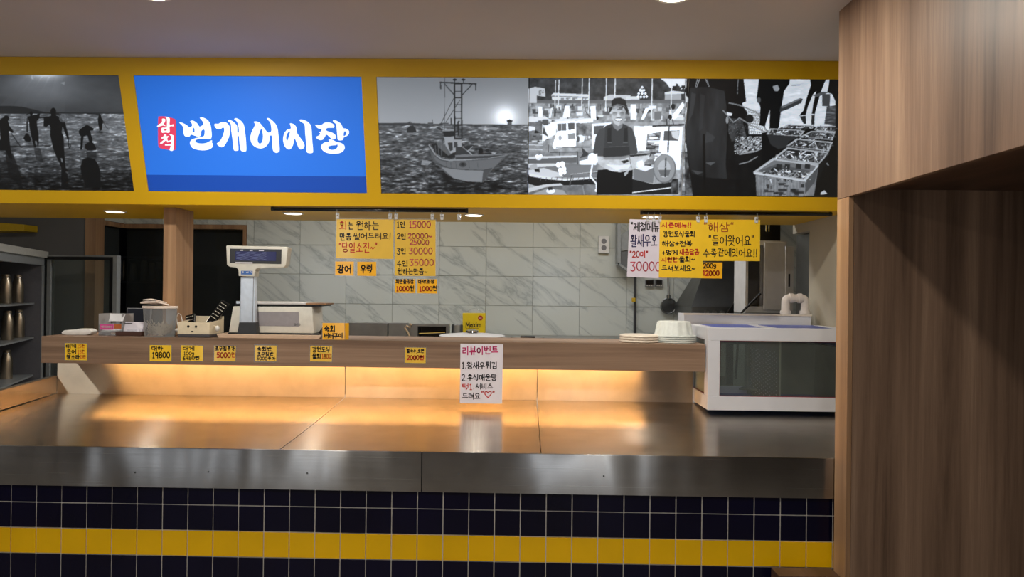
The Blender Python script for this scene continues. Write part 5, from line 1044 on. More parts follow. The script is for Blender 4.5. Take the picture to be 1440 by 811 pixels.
zc = S+.055
for dx in (.055, .094): part('eye', MB().tube([(xa+dx, ya+.001, zc), (xa+dx, ya-.0015, zc)], .0062, 14), 'black', t)
part('mouth', MB().box(xa+.070, ya-.0015, zc-.028, xa+.081, ya+.001, zc-.022), 'black', t, bevel=.001)
def blob(mb, c0, rx, ry, rz): mb.lathe((0, 0, 0), [(max(.001, math.cos(a)), math.sin(a)) for a in np.linspace(-1.5, 1.5, 9)], 14); n_ = 9*14; mb.v[-n_:] = [(c0.x+x*rx, c0.y+y*ry, c0.z+z*rz) for x, y, z in mb.v[-n_:]]; return mb
part('hand', blob(MB(), V((xa-.012, ya+.03, zc-.02)), .016, .01, .009), 'white_plastic', t, smooth=True)
part('hand', blob(MB(), V((xb+.018, ya+.05, zc-.012)), .011, .011, .015), 'white_plastic', t, smooth=True); part('arm', MB().tube([(xb, ya+.05, zc+.002), (xb+.012, ya+.05, zc-.004)], .003, 8), 'caddy_beige', t)
def remote(base, top, w, th, label, rows, cols):
    base, top = V(base), V(top); u = (top-base); L = u.length; u.normalize(); s = u.cross(V((0, 1, 0))).normalized(); s = -s if s.x < 0 else s; nn = s.cross(u).normalized(); nn = nn if nn.y < 0 else -nn
    t = thing('remote_control', base, label, 'remote control', 'remote controls in the beige caddy')
    part('body', MB().prism([base-s*w/2, base+s*w/2, base+s*w/2+u*L, base-s*w/2+u*L], -nn*th), 'black_gloss', t, bevel=.002)
    for i in range(rows):
        for j in range(cols):
            p_ = base+u*(L*(.42+.54*(i+.5)/rows))+s*(w*((j+.5)/cols-.5)*.82)+nn*.0002
            part('button', MB().prism([p_-s*.0028-u*.0018, p_+s*.0028-u*.0018, p_+s*.0028+u*.0018, p_-s*.0028+u*.0018], nn*.0012), 'ivory_plastic', t)
    rg = MB(); cc = base+u*L*.30+nn*.0006
    rg.add([], []); rg.tube([cc+(s*math.cos(q)+u*math.sin(q))*.008 for q in np.linspace(0, 2*math.pi, 13)], .0015, 6, False); part('ring_key', rg, 'grey_plastic', t)
x1_ = X_(289, 3.66); x2_ = X_(314.5, 3.62)
remote((x1_-.01, 3.66, S+.02), (X_(315, 3.68, 425), 3.70, onY(315, 424, 3.70).z), .042, .014, 'long black remote control leaning out of the caddy corner', 6, 4)
remote((X_(268, 3.62), 3.62, S+.02), (X_(267, 3.66, 442), 3.66, onY(268, 442, 3.66).z), .05, .014, 'short black remote control sunk in the caddy', 3, 4)
lp = MB(); pc = V((X_(255, 3.60), 3.60, S+.03)); pt = V((X_(250.5, 3.61, 440), 3.61, onY(250.5, 440, 3.61).z)); uu = (pt-pc); ss = V((.013, 0, .005))
lp.tube([pc-ss*.5, pc+uu*.4-ss, pc+uu*.8-ss*.9, pc+uu, pc+uu*.85+ss*.9, pc+uu*.4+ss, pc+ss*.5], .0022, 8); part('wire_loop', lp, 'white_plastic', loc=pc, smooth=True, label='looped white wire handle sticking up from the caddy', cat='wire loop')
# tray and weighing scale
mat('tray_tan', (206, 176, 150), .5); mat('scale_ivory', (216, 214, 204), .42); mat('scale_side', (190, 160, 130), .5); mat('scale_panel', (150, 146, 150), .45); mat('pole_blue', (200, 212, 228), .35, emit=None); mat('lcd_navy', (30, 32, 70), .15, emit=(36, 40, 96), es=.25); mat('tag_blue', (66, 110, 178), .4)
xa, xb = X_(304, 3.53), X_(452, 3.53)
t = thing('tan_tray', ((xa+xb)/2, 3.66, S), 'low tan tray beneath the weighing scale', 'tray')
part('rim', MB().prism([(xa+.012, 3.53, S), (xb-.012, 3.53, S), (xb, 3.53, S+.02), (xa, 3.53, S+.02)], (0, .006, 0)), 'tray_tan', t, bevel=.002); part('rim', MB().prism([(xa+.012, 3.82, S), (xb-.012, 3.82, S), (xb, 3.82, S+.02), (xa, 3.82, S+.02)], (0, .006, 0)), 'tray_tan', t, bevel=.002)
part('floor_plate', MB().box(xa+.012, 3.536, S, xb-.012, 3.82, S+.006), 'tray_tan', t)
for a, b in ((xa, xa+.012), (xb, xb-.012)): part('rim', MB().prism([(b, 3.536, S+.001), (a, 3.536, S+.02), (a+(.005 if a < b else -.005), 3.536, S+.02), (b+(.005 if a < b else -.005), 3.536, S+.006)], (0, .284, 0)), 'tray_tan', t)
TS = S+.0062; Yf = 3.625
sc0 = thing('weighing_scale', (X_(385, 3.7), 3.7, TS), 'ivory electronic weighing scale with a raised display on a pale pole', 'weighing scale')
bx = [onY(x, y, Yf) for x, y in ((327.5, 430.5), (439, 431), (441.5, 466.5), (321.5, 466))]; zb0 = TS+.016
bx[2].z = bx[3].z = zb0
part('body', MB().prism(bx, (0, .18, 0)), 'scale_ivory', sc0, bevel=.004, smooth=True)
part('front_panel', MB().prism([onY(x, y, Yf-.0012) for x, y in ((360, 438), (420, 438.5), (421, 459), (360, 458))], (0, .001, 0)), 'scale_panel', sc0)
lg = onY(414, 455, Yf-.002); part('maker_mark', MB().strokes([[(0, 0), (.007, 0), (.007, .008), (0, .008), (0, 0)], [(.012, .008), (.012, 0), (.018, 0), (.018, .008)], [(.023, 0), (.029, 0)], [(.023, .008), (.029, .008), (.029, 0)]], .002, lg, (1, 0, 0), (0, 0, -1)), 'dark_grey', sc0)
part('base', MB().box(bx[3].x-.002, Yf-.004, TS, bx[2].x+.03, Yf+.182, zb0-.0002), 'black', sc0, bevel=.003)
part('carry_grip', MB().prism([(bx[2].x+.006, Yf+.05, zb0), (bx[2].x+.05, Yf+.05, zb0), (bx[2].x+.058, Yf+.05, zb0+.036), (bx[2].x+.03, Yf+.05, zb0+.034)], (0, .03, 0)), 'black', sc0, bevel=.003)
zp = onY(385, 430, Yf).z; xp0, xp1 = X_(330, Yf), X_(459, Yf+.02)
part('platform', MB().box(xp0+.03, Yf-.01, zp+.008, xp1-.1, Yf+.19, zp+.020), 'white_metal', sc0, bevel=.003); part('platform_support', MB().box(xp0, Yf, zp+.0002, xp1-.02, Yf+.17, zp+.0078), 'black', sc0); part('platform_board', MB().box(xp1-.098, Yf-.004, zp+.0080, xp1, Yf+.15, zp+.0165), 'oak_trim', sc0); part('platform_knob', MB().box(xp0, Yf+.01, zp+.008, xp0+.026, Yf+.03, zp+.024), 'chrome', sc0, bevel=.002)
Yp = 3.575
pl = [onY(x, y, Yp) for x, y in ((338.5, 389), (357.5, 389), (359, 454), (336, 454))]; part('pole', MB().prism(pl, (0, .035, 0)), 'pole_blue', sc0, bevel=.003, smooth=True)
pf = [onY(x, y, Yp-.004) for x, y in ((336, 453), (359.5, 453), (361, 470), (332.5, 470))]; pf[2].z = pf[3].z = TS+.0002; part('pole_foot', MB().prism(pf, (0, .044, 0)), 'dark_grey', sc0, bevel=.003)
for x in (338.5, 356.5): a, b = onY(x, 390, Yp-.001), onY(x-1, 452, Yp-.001); part('pole_groove', MB().tube([a, b], .0012, 6), 'grey_plastic', sc0)
hd = [onY(x, y, Yp-.012) for x, y in ((318, 346), (319, 345), (403, 347), (405, 348.5), (402, 372), (399, 376), (361, 377), (358.5, 380), (358, 388.5), (335.5, 388), (335, 379), (332, 376), (323, 375), (319, 372))]
head = part('display_head', MB().prism(hd, (0, .06, 0)), 'scale_ivory', sc0, bevel=.003, smooth=True)
part('bezel', MB().prism([onY(x, y, Yp-.0135) for x, y in ((323.5, 349.5), (396, 350.5), (395.5, 371), (323, 369.5))], (0, .001, 0)), 'dark_grey', head)
part('screen', MB().prism([onY(x, y, Yp-.0145) for x, y in ((331, 353), (388.5, 353.8), (388, 367), (331, 366))], (0, .001, 0)), 'lcd_navy', head)
for pts in (((338, 351), (342, 351), (342, 352.4), (338, 352.4)), ((351, 351.2), (355.5, 351.2), (355.5, 352.6), (351, 352.6)), ((364, 351.4), (371, 351.4), (371, 352.8), (364, 352.8)), ((331, 368.2), (355, 368.6), (355, 370.4), (331, 370))): part('caption_strip', MB().prism([onY(x, y, Yp-.0142) for x, y in pts], (0, .0005, 0)), 'paper_white', head)
wl = MB()
for k in range(6):
    ln = [(x, (353.9+(366-353.9)*(k+.5)/6.2)+.9*math.sin(x*.28+k*.5)) for x in np.arange(332.5, 376, 2.0)]
    P3 = [onY(x, y, Yp-.0152) for x, y in ln]; o_ = P3[0]; wl.strokes([[(p.x-o_.x, o_.z-p.z) for p in P3]], .0016, o_, (1, 0, 0), (0, 0, -1))
mat('lcd_trace', (120, 130, 175), .3); part('screen_trace', wl, 'lcd_trace', head, kind='stuff')
bt = part('maker_tag', MB().prism([onY(x, y, Yp-.0135) for x, y in ((339, 380.5), (355, 380.8), (355, 386), (339, 385.7))], (0, .0009, 0)), 'tag_blue', head)
og = onY(340.5, 381.6, Yp-.0142); part('maker_mark', MB().strokes([[(0, 0), (.006, 0)], [(0, .007), (.006, .007), (.006, 0)], [(.022, .007), (.026, .0), (.03, .007), (.034, 0)], [(.04, 0), (.046, 0), (.046, .007)]], .0022, og, (1, 0, 0), (0, 0, -1)), 'white_plastic', head)

# stack of shallow lids and fluted containers
c = V((X_(899, 3.64), 3.64, S)); mat('lid_milk', (232, 222, 208), .4); mat('bowl_white', (226, 232, 228), .4)
for k in range(3):
    part('round_lid', MB().lathe(c+V((0, 0, k*.0125)), [(.094, 0), (.1, .004), (.1, .009), (.096, .0122), (.09, .0124)], 36), 'lid_milk', loc=c+V((0, 0, k*.0125)), smooth=True, label=('lowest', 'middle', 'topmost')[k]+' of three round milky lids stacked beside the fluted bowls', cat='lid', group='round lids stacked on the shelf')
c = V((X_(947.5, 3.665), 3.665, S)); zr = 0
for k in range(4):
    last = k == 3; prof = [(.106, 0), (.113, .002), (.113, .0075), (.106, .0085)]
    prof = [(r, z_+k*.0095) for r, z_ in prof]
    if last: prof += [(.098, .037), (.0955, .04), (.084, .098), (.0795, .105), (.07, .107)]
    b_ = MB(); seg = 72
    for r, z_ in prof:
        for j in range(seg): q = 2*math.pi*j/seg; am = .034 if z_ > .0385 else .006; rr = r*(1+am*math.copysign(abs(math.cos(12*q))**.6, math.cos(12*q))); b_.v.append((c.x+rr*math.cos(q), c.y+rr*math.sin(q), c.z+z_))
    for i in range(len(prof)-1):
        for j in range(seg): b_.f.append((i*seg+j, i*seg+(j+1) % seg, (i+1)*seg+(j+1) % seg, (i+1)*seg+j))
    b_.f.append(tuple(range(seg))[::-1]); b_.f.append(tuple((len(prof)-1)*seg+j for j in range(seg)))
    part('fluted_bowl', b_, 'bowl_white', loc=c+V((0, 0, k*.0095)), smooth=True, label=('lowest', 'second lowest', 'second highest', 'topmost')[k]+' of the white fluted bowls stacked upside down by the fish tank', cat='bowl', group='fluted bowls stacked upside down')

# ---------------------------------------------------------------- fish tank
Yt0, Yt1 = 3.47, 3.88; tx0_, tx1_ = XT_+.004, X_KR-.015; z0 = max(Z_TRAYB+.003, onY(1000, 576.5, Yt0).z); z1 = onY(1000, 460.5, Yt0).z
tk = thing('fish_tank', ((tx0_+tx1_)/2, (Yt0+Yt1)/2, z0), 'white framed fish tank with glass sides standing on the steel tray', 'fish tank')
fw = X_(1011, Yt0)-X_(994, Yt0); zt_, zb_ = onY(1005, 478.5, Yt0).z, onY(1005, 557, Yt0).z; ft = .03
mat('tank_white', (214, 216, 224), .35, var=.03, nscale=8); mat('tank_red', (130, 34, 52), .4); mat('tank_blue', (34, 58, 150), .35); mat('tank_floor', (70, 112, 190), .4); mat('tank_inner', (150, 150, 138), .6, var=.2, nscale=6)
def bar(x0, y0, zz0, x1, y1, zz1, m='tank_white', nm='frame_bar'): return part(nm, MB().box(x0, y0, zz0, x1, y1, zz1), m, tk, bevel=.0015, seg=1)
for y in (Yt0, Yt1-ft):
    bar(tx0_, y, z0, tx1_, y+ft, zb_); bar(tx0_, y, zt_, tx1_, y+ft, z1); bar(tx0_, y, zb_+.0002, tx0_+fw, y+ft, zt_-.0002); bar(tx1_-fw, y, zb_+.0002, tx1_, y+ft, zt_-.0002)
for x in (tx0_, tx1_-ft):
    bar(x, Yt0+ft+.0002, z0, x+ft, Yt1-ft-.0002, zb_); bar(x, Yt0+ft+.0002, zt_, x+ft, Yt1-ft-.0002, z1)
    bar(x, Yt0+ft+.0002, zb_+.0002, x+ft, Yt0+ft+.035, zt_-.0002); bar(x, Yt1-ft-.06, zb_+.0002, x+ft, Yt1-ft-.0002, zt_-.0002)
g = .003
part('glass_pane', MB().box(tx0_+fw, Yt0+.012, zb_, tx1_-fw, Yt0+.016, zt_), 'clear_glass', tk); part('glass_pane', MB().box(tx0_+fw, Yt1-.018, zb_, tx1_-fw, Yt1-.014, zt_), 'clear_glass', tk)
part('glass_pane', MB().box(tx0_+.012, Yt0+ft+.035, zb_, tx0_+.016, Yt1-ft-.06, zt_), 'clear_glass', tk); part('glass_pane', MB().box(tx1_-.018, Yt0+ft+.035, zb_, tx1_-.014, Yt1-ft-.06, zt_), 'smoked_glass', tk)
for zz in ((zb_+.0002, zb_+g), (zt_-g, zt_-.0002)): bar(tx0_+fw+.0002, Yt0+.002, zz[0], tx1_-fw-.0002, Yt0+.011, zz[1], 'tank_red', 'seal_strip'); bar(tx0_+.003, Yt0+ft+.0352, zz[0], tx0_+.011, Yt1-ft-.0602, zz[1], 'tank_red', 'seal_strip')
for x in (tx0_+fw+.0002, tx1_-fw-.0032): bar(x, Yt0+.002, zb_+g, x+g, Yt0+.011, zt_-g, 'tank_red', 'seal_strip')
part('tank_base', MB().box(tx0_+ft, Yt0+ft, z0+.004, tx1_-ft, Yt1-ft, z0+.03), 'tank_floor', tk)
part('rear_liner', MB().box(tx0_+ft+.28, Yt1-ft-.006, z0+.03, tx1_-ft, Yt1-ft-.001, zt_-.035), 'tank_inner', tk); part('side_liner', MB().box(tx1_-ft-.006, Yt0+ft+.06, z0+.03, tx1_-ft-.001, Yt1-ft-.0125, zt_-.035), 'tank_inner', tk)
xm = (tx0_+tx1_)/2-.02
glass('blue_cover', (60, 86, 190), .4, .3)
for a, b in ((tx0_+ft+.02, xm-.03), (xm+.03, tx1_-ft-.02)): part('cover', MB().prism([(a, Yt0+.07, z1-.008), (b, Yt0+.07, z1-.008), (b, Yt1-.05, z1-.003), (a, Yt1-.05, z1-.003)], (0, 0, .004)), 'blue_cover', tk)
part('blue_lining', MB().box(tx0_+ft, Yt1-ft-.012, zt_-.03, tx1_-ft, Yt1-ft-.0065, z1-.0125), 'tank_blue', tk)
for x in (tx0_+ft+.0002, tx1_-ft-.0062): part('blue_lining', MB().box(x, Yt0+ft, zt_-.03, x+.005, Yt1-ft-.0125, z1-.0125), 'tank_blue', tk)
for (a, b, c_, d) in ((tx0_+ft, Yt0+ft, tx1_-ft, Yt0+.069), (tx0_+ft, Yt1-.049, tx1_-ft, Yt1-ft), (tx0_+ft, Yt0+.0695, tx0_+ft+.0195, Yt1-.0495), (xm-.0295, Yt0+.0695, xm+.0295, Yt1-.0495), (tx1_-ft-.0195, Yt0+.0695, tx1_-ft, Yt1-.0495)): part('top_rim', MB().box(a, b, z1-.012, c_, d, z1-.001), 'tank_white', tk)
xd = X_(1095, Yt0+.06); glass('divider_sheet', (205, 208, 202), .3, .2)
sl = -.16; dv = part('divider', MB().prism([(xd, Yt0+.045, z0+.031), (xd+sl*(Yt1-Yt0-.12), Yt1-ft-.045, z0+.031), (xd+sl*(Yt1-Yt0-.12), Yt1-ft-.045, zt_-.004), (xd, Yt0+.045, zt_-.004)], (.004, 0, 0)), 'divider_sheet', tk)
part('divider_edge', MB().box(xd-.001, Yt0+.038, z0+.031, xd+.005, Yt0+.0448, zt_-.004), 'ivory_plastic', dv)
dh = MB()
for j in range(12):
    for i in range(14):
        y = Yt0+.07+i*.021; xh = xd-.0008+sl*(y-Yt0-.045); zz = z0+.05+j*.02+.008*(i % 2)
        if zz < zt_-.012: dh.add([(xh, y-.004, zz-.0025), (xh+sl*.008, y+.004, zz-.0025), (xh+sl*.008, y+.004, zz+.0025), (xh, y-.004, zz+.0025)], [(0, 1, 2, 3)])
part('holes', dh, 'tank_white', dv, kind='stuff')
part('floor_board', MB().prism([(xd-.12, Yt0+.3, z0+.06), (xd+.02, Yt0+.24, z0+.062), (xd-.02, Yt0+.4, z0+.08)], (0, 0, .008)), 'tank_inner', tk)
# filter trough behind the tank and its drain pipe
YG = 3.885; a, b = X_(962.5, YG, 445), X_(1141, YG, 445); za, zb2 = onY(1050, 458, YG).z, onY(1050, 442, YG).z
t = thing('filter_trough', ((a+b)/2, YG+.08, Z_TRAYB-.03), 'white filter trough standing behind the fish tank', 'trough')
part('trough_box', MB().hollow_box(a, YG+.006, za-.1, b, YG+.16, zb2, .008), 'tank_white', t); part('rim', MB().box(a-.004, YG, zb2-.006, b+.004, YG+.0058, zb2+.003), 'lid_milk', t)
for x in (a+.02, b-.05): part('leg', MB().box(x, YG+.05, Z_TRAYB-.03, x+.03, YG+.12, za-.1), 'steel_plain', t)
mat('pvc', (222, 214, 208), .45); YQ = YG+.075; p0 = onY(1104.5, 443, YQ); p1 = onY(1104.5, 419, YQ); p2 = onY(1132, 419, YQ); p3 = onY(1132, 443, YQ); p1.x = p0.x; p2.x = p3.x; p0.z = p3.z = zb2-.02; p2.z = p1.z
t = thing('drain_pipe', p0, 'white PVC drain pipe bend on the filter trough', 'pipe')
r = .022; e_ = .02
arc1 = [p1+V((e_-e_*math.cos(q), 0, -e_+e_*math.sin(q))) for q in np.linspace(0, math.pi/2, 7)]; arc2 = [p2+V((-e_+e_*math.sin(q), 0, -e_+e_*math.cos(q))) for q in np.linspace(0, math.pi/2, 7)]
part('pipe', MB().tube([p0]+arc1+arc2+[p3], r, 16), 'pvc', t, smooth=True)
for q, d in ((p0, 1), (p3, 1)): part('collar', MB().tube([V((q.x, q.y, zb2+.004)), V((q.x, q.y, zb2+.022))], r*1.28, 16), 'pvc', t, smooth=True)
part('collar', MB().tube([arc1[-1], arc1[-1]+V((.02, 0, 0))], r*1.22, 16), 'pvc', t, smooth=True); part('collar', MB().tube([arc2[0]-V((.02, 0, 0)), arc2[0]], r*1.22, 16), 'pvc', t, smooth=True)
# ---------------------------------------------------------------- kitchen behind the shelf
def table(name, x0, x1, y0, y1, z, label, riser=None):
    t = thing(name, ((x0+x1)/2, (y0+y1)/2, 0), label, 'worktable')
    part('top', MB().box(x0, y0, z-.03, x1, y1, z), 'steel_plain', t, bevel=.003); part('undershelf', MB().box(x0+.03, y0+.03, .25, x1-.03, y1-.03, .27), 'steel_plain', t)
    for x in (x0+.03, x1-.03):
        for y in (y0+.03, y1-.03): part('leg', MB().tube([(x, y, 0), (x, y, z-.03)], .019, 10), 'steel_plain', t, smooth=True)
    if riser:
        za, ya = riser; part('riser_shelf', MB().box(x0, ya, za-.015, x1, y1, za), 'steel_plain', t)
        for x in (x0+.02, (x0+x1)/2, x1-.04): part('riser_post', MB().box(x, ya+.05, z, x+.02, ya+.07, za-.015), 'steel_plain', t)
    return t
Yc = 5.72; zc0 = onY(665, 473.5, Yc).z
table('steel_worktable', onY(455, 470, 5.5).x, onY(900, 470, 5.5).x, 5.42, 6.04, .88, 'stainless worktable with a riser shelf below the marble tiles', (zc0, 5.62))
# coffee box
mat('box_yellow', (226, 196, 24), .4, var=.03); mat('box_red', (176, 40, 36), .4)
q = [onY(x, y, Yc) for x, y in ((650.5, 440), (682.5, 440.5), (682, 473), (650.5, 473))]; q[2].z = q[3].z = zc0+.0004; q[0].z = q[1].z
t = thing('coffee_box', (q[0]+q[1])/2*.5+(q[2]+q[3])/2*.5-V((0, 0, (q[0].z-q[2].z)/2)), 'yellow instant coffee box standing against the marble tiles', 'box')
part('carton', MB().prism([V((q[3].x, Yc, q[3].z)), V((q[2].x, Yc, q[2].z)), V((q[1].x, Yc, q[1].z)), V((q[0].x, Yc, q[0].z))], (0, .1, 0)), 'box_yellow', t, bevel=.003)
def px_text(txt, x0, y0, x1, y1, Y, w, m, par):
    cx, cy = (x0+x1)/2, (y0+y1)/2; u = (onY(cx+20, cy, Y)-onY(cx-20, cy, Y))/40; v = (onY(cx, cy+20, Y)-onY(cx, cy-20, Y))/40
    return part('lettering', MB().strokes(text_lines(txt, x0-cx, y0-cy, x1-cx, y1-cy), w, onY(cx, cy, Y), u, v), m, par)
px_text('Maxim', 654.5, 452.5, 677, 460, Yc-.001, 1.1, 'ink_black', t)
lw = MB()
for k in range(8): a = onY(656+k*2.2, 462, Yc-.001); lw.strokes([[(0, 0), (.007, 0)]], .005, a, (1, 0, 0), (0, 0, -1))
part('small_print', lw, 'brown_plastic', t, kind='stuff')
a = onY(675.5, 447, Yc-.001); part('round_mark', MB().tube([a+V((0, .0008, 0)), a], .02, 20), 'box_red', t); part('round_mark_text', MB().strokes([[(-.01, 0), (.01, 0)], [(-.004, -.007), (-.004, .007)], [(.005, -.007), (.005, .007)]], .003, a-V((0, .0006, 0)), (1, 0, 0), (0, 0, -1)), 'paper_white', t)
a, b = onY(654, 440, Yc).x, onY(679, 440, Yc).x; part('strap', MB().tube([(a+(b-a)*s, Yc+.05, q[0].z+.036*math.sin(math.pi*s)) for s in np.linspace(0, 1, 9)], .004, 6), 'clear_plastic', t, smooth=True)
# steel upstands and an open steel container
def pbox(name, x0, y0, x1, y1, Y, d, m, label, cat, zb, group=None, bevel=.002):
    A, B = onY(x0, y0, Y), onY(x1, y0, Y); return part(name, MB().box(A.x, Y, zb, B.x, Y+d, A.z), m, loc=((A.x+B.x)/2, Y, zb), bevel=bevel, seg=1, label=label, cat=cat, group=group)
pbox('steel_bin', 488, 453.5, 545, 475, 5.5, .1, 'steel_plain', 'wide plain steel bin on the worktable beside the scale', 'bin', .8804, 'steel bins on the rear worktable')
pbox('steel_bin', 546.5, 454, 572, 475, 5.51, .1, 'steel_plain', 'narrow plain steel bin next to the tan twine', 'bin', .8804, 'steel bins on the rear worktable')
A, B = onY(574, 455.5, 5.5), onY(631, 455.5, 5.5)
t = thing('steel_warmer', ((A.x+B.x)/2, 5.5, .88), 'open fronted steel food warmer beside the coffee box', 'food warmer'); zz = A.z
part('shell', MB().box(A.x, 5.5, .8804, A.x+.075, 5.61, zz).box(B.x-.02, 5.5, .8804, B.x, 5.61, zz).box(A.x+.075, 5.5, zz-.016, B.x-.02, 5.61, zz).box(A.x+.075, 5.5, .8804, B.x-.02, 5.61, 1.08), 'steel_plain', t); part('dark_interior', MB().box(A.x+.075, 5.58, 1.08, B.x-.02, 5.605, zz-.016), 'black_gloss', t); part('rail', MB().tube([(A.x+.08, 5.53, 1.155), (B.x-.03, 5.53, 1.165)], .005, 8), 'chrome', t)
a = onY(637, 456, 5.52); part('steel_canister', MB().lathe((a.x+.03, 5.56, .8804), [(.045, 0), (.045, a.z-.8804-.01), (.04, a.z-.8804)], 20), 'steel_dark', loc=(a.x+.03, 5.56, .88), smooth=True, label='dark steel canister between the food warmer and the coffee box', cat='canister')
mat('cord_tan', (190, 164, 132), .7); cp = [onY(x, y, 5.46) for x, y in ((578, 478), (574, 468), (569, 460), (571.5, 458), (577, 460.5), (578.5, 457), (576, 454.5))]
cp = [V((cp[0].x, 5.46, .885))]+cp; part('cord_loop', MB().tube(cp, .007, 8), 'cord_tan', loc=cp[0], smooth=True, label='tan twine loop rising in front of the steel bins', cat='cord')  # a tan cord standing up in front of the bins
# prep table with a stock pot and a pan
table('prep_table', onY(600, 470, 4.4).x, onY(800, 470, 4.4).x, 4.35, 4.85, .85, 'stainless prep table just behind the serving shelf')
pc = V((X_(664, 4.58), 4.58, .8504)); zt = onY(664, 474, 4.4).z; R_ = .21
t = thing('stock_pot', pc, 'wide lidded steel stock pot seen over the shelf edge', 'pot')
part('pot', MB().lathe(pc, [(R_-.02, 0), (R_-.012, .01), (R_-.012, zt-pc.z-.006)], 40), 'steel_plain', t, smooth=True); lid_ = part('lid', MB().lathe(V((pc.x, pc.y, zt-.0055)), [(R_, 0), (R_+.003, .004), (R_-.01, .009), (.12, .017), (.04, .021)], 40), 'white_metal', t, smooth=True); part('knob', MB().lathe(V((pc.x, pc.y, zt+.0158)), [(.03, 0), (.042, .006), (.04, .016), (.02, .022)], 20), 'chrome', lid_, smooth=True)
for s in (-1, 1): part('handle', MB().tube([(pc.x+s*(R_-.01), 4.54, zt-.05), (pc.x+s*(R_+.035), 4.54, zt-.045), (pc.x+s*(R_+.035), 4.62, zt-.045), (pc.x+s*(R_-.01), 4.62, zt-.05)], .007, 8), 'black', t)
a = onY(742, 474, 4.5); pn = V((a.x, 4.68, .8504))
t = thing('sauce_pan', pn, 'steel saucepan with a black handle beside the stock pot', 'pan'); hp = a.z-pn.z-.01
part('pan', MB().lathe(pn, [(.1, 0), (.11, .01), (.11, hp)], 28), 'steel_plain', t, smooth=True); part('handle', MB().box(a.x-.047, 4.5, a.z-.014, a.x+.047, 4.57, a.z+.006), 'black', t, bevel=.004)
# wall socket
A, B = onY(841.5, 332, 6.06), onY(856, 356, 6.06); t = thing('wall_socket', ((A.x+B.x)/2, 6.06, B.z), 'white double wall socket on the marble tiles', 'socket')
part('plate', MB().box(A.x, 6.03, B.z, B.x, 6.0675, A.z), 'white_plastic', t, bevel=.003)
for z in (A.z-.045, A.z-.1): cx = (A.x+B.x)/2; part('outlet', MB().tube([(cx, 6.031, z), (cx, 6.0285, z)], .022, 18), 'grey_plastic', t)
# exhaust duct bracket, gas pipe, timer boxes, sieve
Yd = 5.9
def stick(pts, Y, w): return MB().tube([onY(x, y, Y) for x, y in pts], w, 8)
t = thing('exhaust_duct', onY(872, 372, Yd), 'grey sheet metal exhaust duct partly hidden by the white notice', 'duct')
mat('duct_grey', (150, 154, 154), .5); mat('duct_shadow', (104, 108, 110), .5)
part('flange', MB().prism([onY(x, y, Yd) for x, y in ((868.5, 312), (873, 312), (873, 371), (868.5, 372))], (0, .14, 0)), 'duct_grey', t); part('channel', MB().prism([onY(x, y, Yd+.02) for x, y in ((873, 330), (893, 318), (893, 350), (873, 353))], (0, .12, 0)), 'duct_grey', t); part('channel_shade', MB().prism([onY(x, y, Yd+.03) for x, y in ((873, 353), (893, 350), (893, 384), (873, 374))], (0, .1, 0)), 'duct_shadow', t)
part('lower_flange', MB().prism([onY(x, y, Yd) for x, y in ((867.5, 370), (870, 369), (892, 384), (891, 388))], (0, .1, 0)), 'duct_grey', t)
gp = [onY(893.5, 384, 6.03), onY(892.3, 478, 6.03)]; t = thing('gas_pipe', gp[1], 'dark vertical gas pipe with a yellow valve on the tiles', 'pipe')
part('pipe', MB().tube([gp[0], V((gp[0].x, gp[0].y, gp[1].z))], .011, 10), 'dark_grey', t, smooth=True)
mat('valve_yellow', (196, 160, 30), .4); a = onY(892, 421.5, 6.01); part('valve', MB().box(a.x-.022, 5.995, a.z-.018, a.x+.008, 6.0175, a.z+.018), 'valve_yellow', t, bevel=.003)
for x0, x1, lb in ((907.5, 919.5, 'black timer box on the tiles, nearer the gas pipe'), (921.5, 931.5, 'black timer box on the tiles, nearer the sieve handle')):
    A, B = onY(x0, 393, 6.04), onY(x1, 402.5, 6.04); t = thing('timer_box', ((A.x+B.x)/2, 6.04, B.z), lb, 'timer', 'timer boxes under the notices'); part('case', MB().box(A.x, 6.03, B.z, B.x, 6.067, A.z), 'grey_plastic', t, bevel=.003); part('display', MB().box(A.x+.006, 6.0285, B.z+.014, B.x-.006, 6.0298, A.z-.005), 'black_gloss', t)
    for k in range(3): part('button', MB().box(A.x+.01+k*.018, 6.0285, B.z+.003, A.x+.02+k*.018, 6.0298, B.z+.01), 'ivory_plastic', t)
sp = onY(940, 430, 6.02); rr = .0635; t = thing('sieve', sp, 'round wire sieve hanging by its handle on the tiles', 'sieve')
ring = [sp+V((rr*math.cos(q), 0, rr*math.sin(q))) for q in np.linspace(0, 2*math.pi, 33)]; part('hoop', MB().tube(ring, .006, 8, False), 'steel_dark', t, smooth=True)
glass('sieve_mesh', (90, 90, 90), .22, .6); part('mesh', MB().lathe((0, 0, 0), [(.0622, 0), (.0612, .01), (.05, .022), (.02, .028)], 24), 'sieve_mesh', t, smooth=True)
me_ = t.children[-1]; 
for v_ in me_.data.vertices: x, y, z = v_.co+ORG[t.name]; v_.co = V((x, z*.9+.004, y))
hb, ht = sp+V((0, 0, rr)), onY(939.5, 390, 6.02); part('handle', MB().tube([hb, V((hb.x, hb.y, (hb.z+ht.z)/2)), ht], .009, 8), 'steel_plain', t, smooth=True); part('ferrule', MB().tube([hb-V((0, 0, .004)), hb+V((0, 0, .03))], .016, 10), 'steel_dark', t, smooth=True)
part('hook', MB().tube([ht, ht+V((0, .0, .02)), ht+V((0, .045, .02))], .004, 6), 'steel_plain', t)
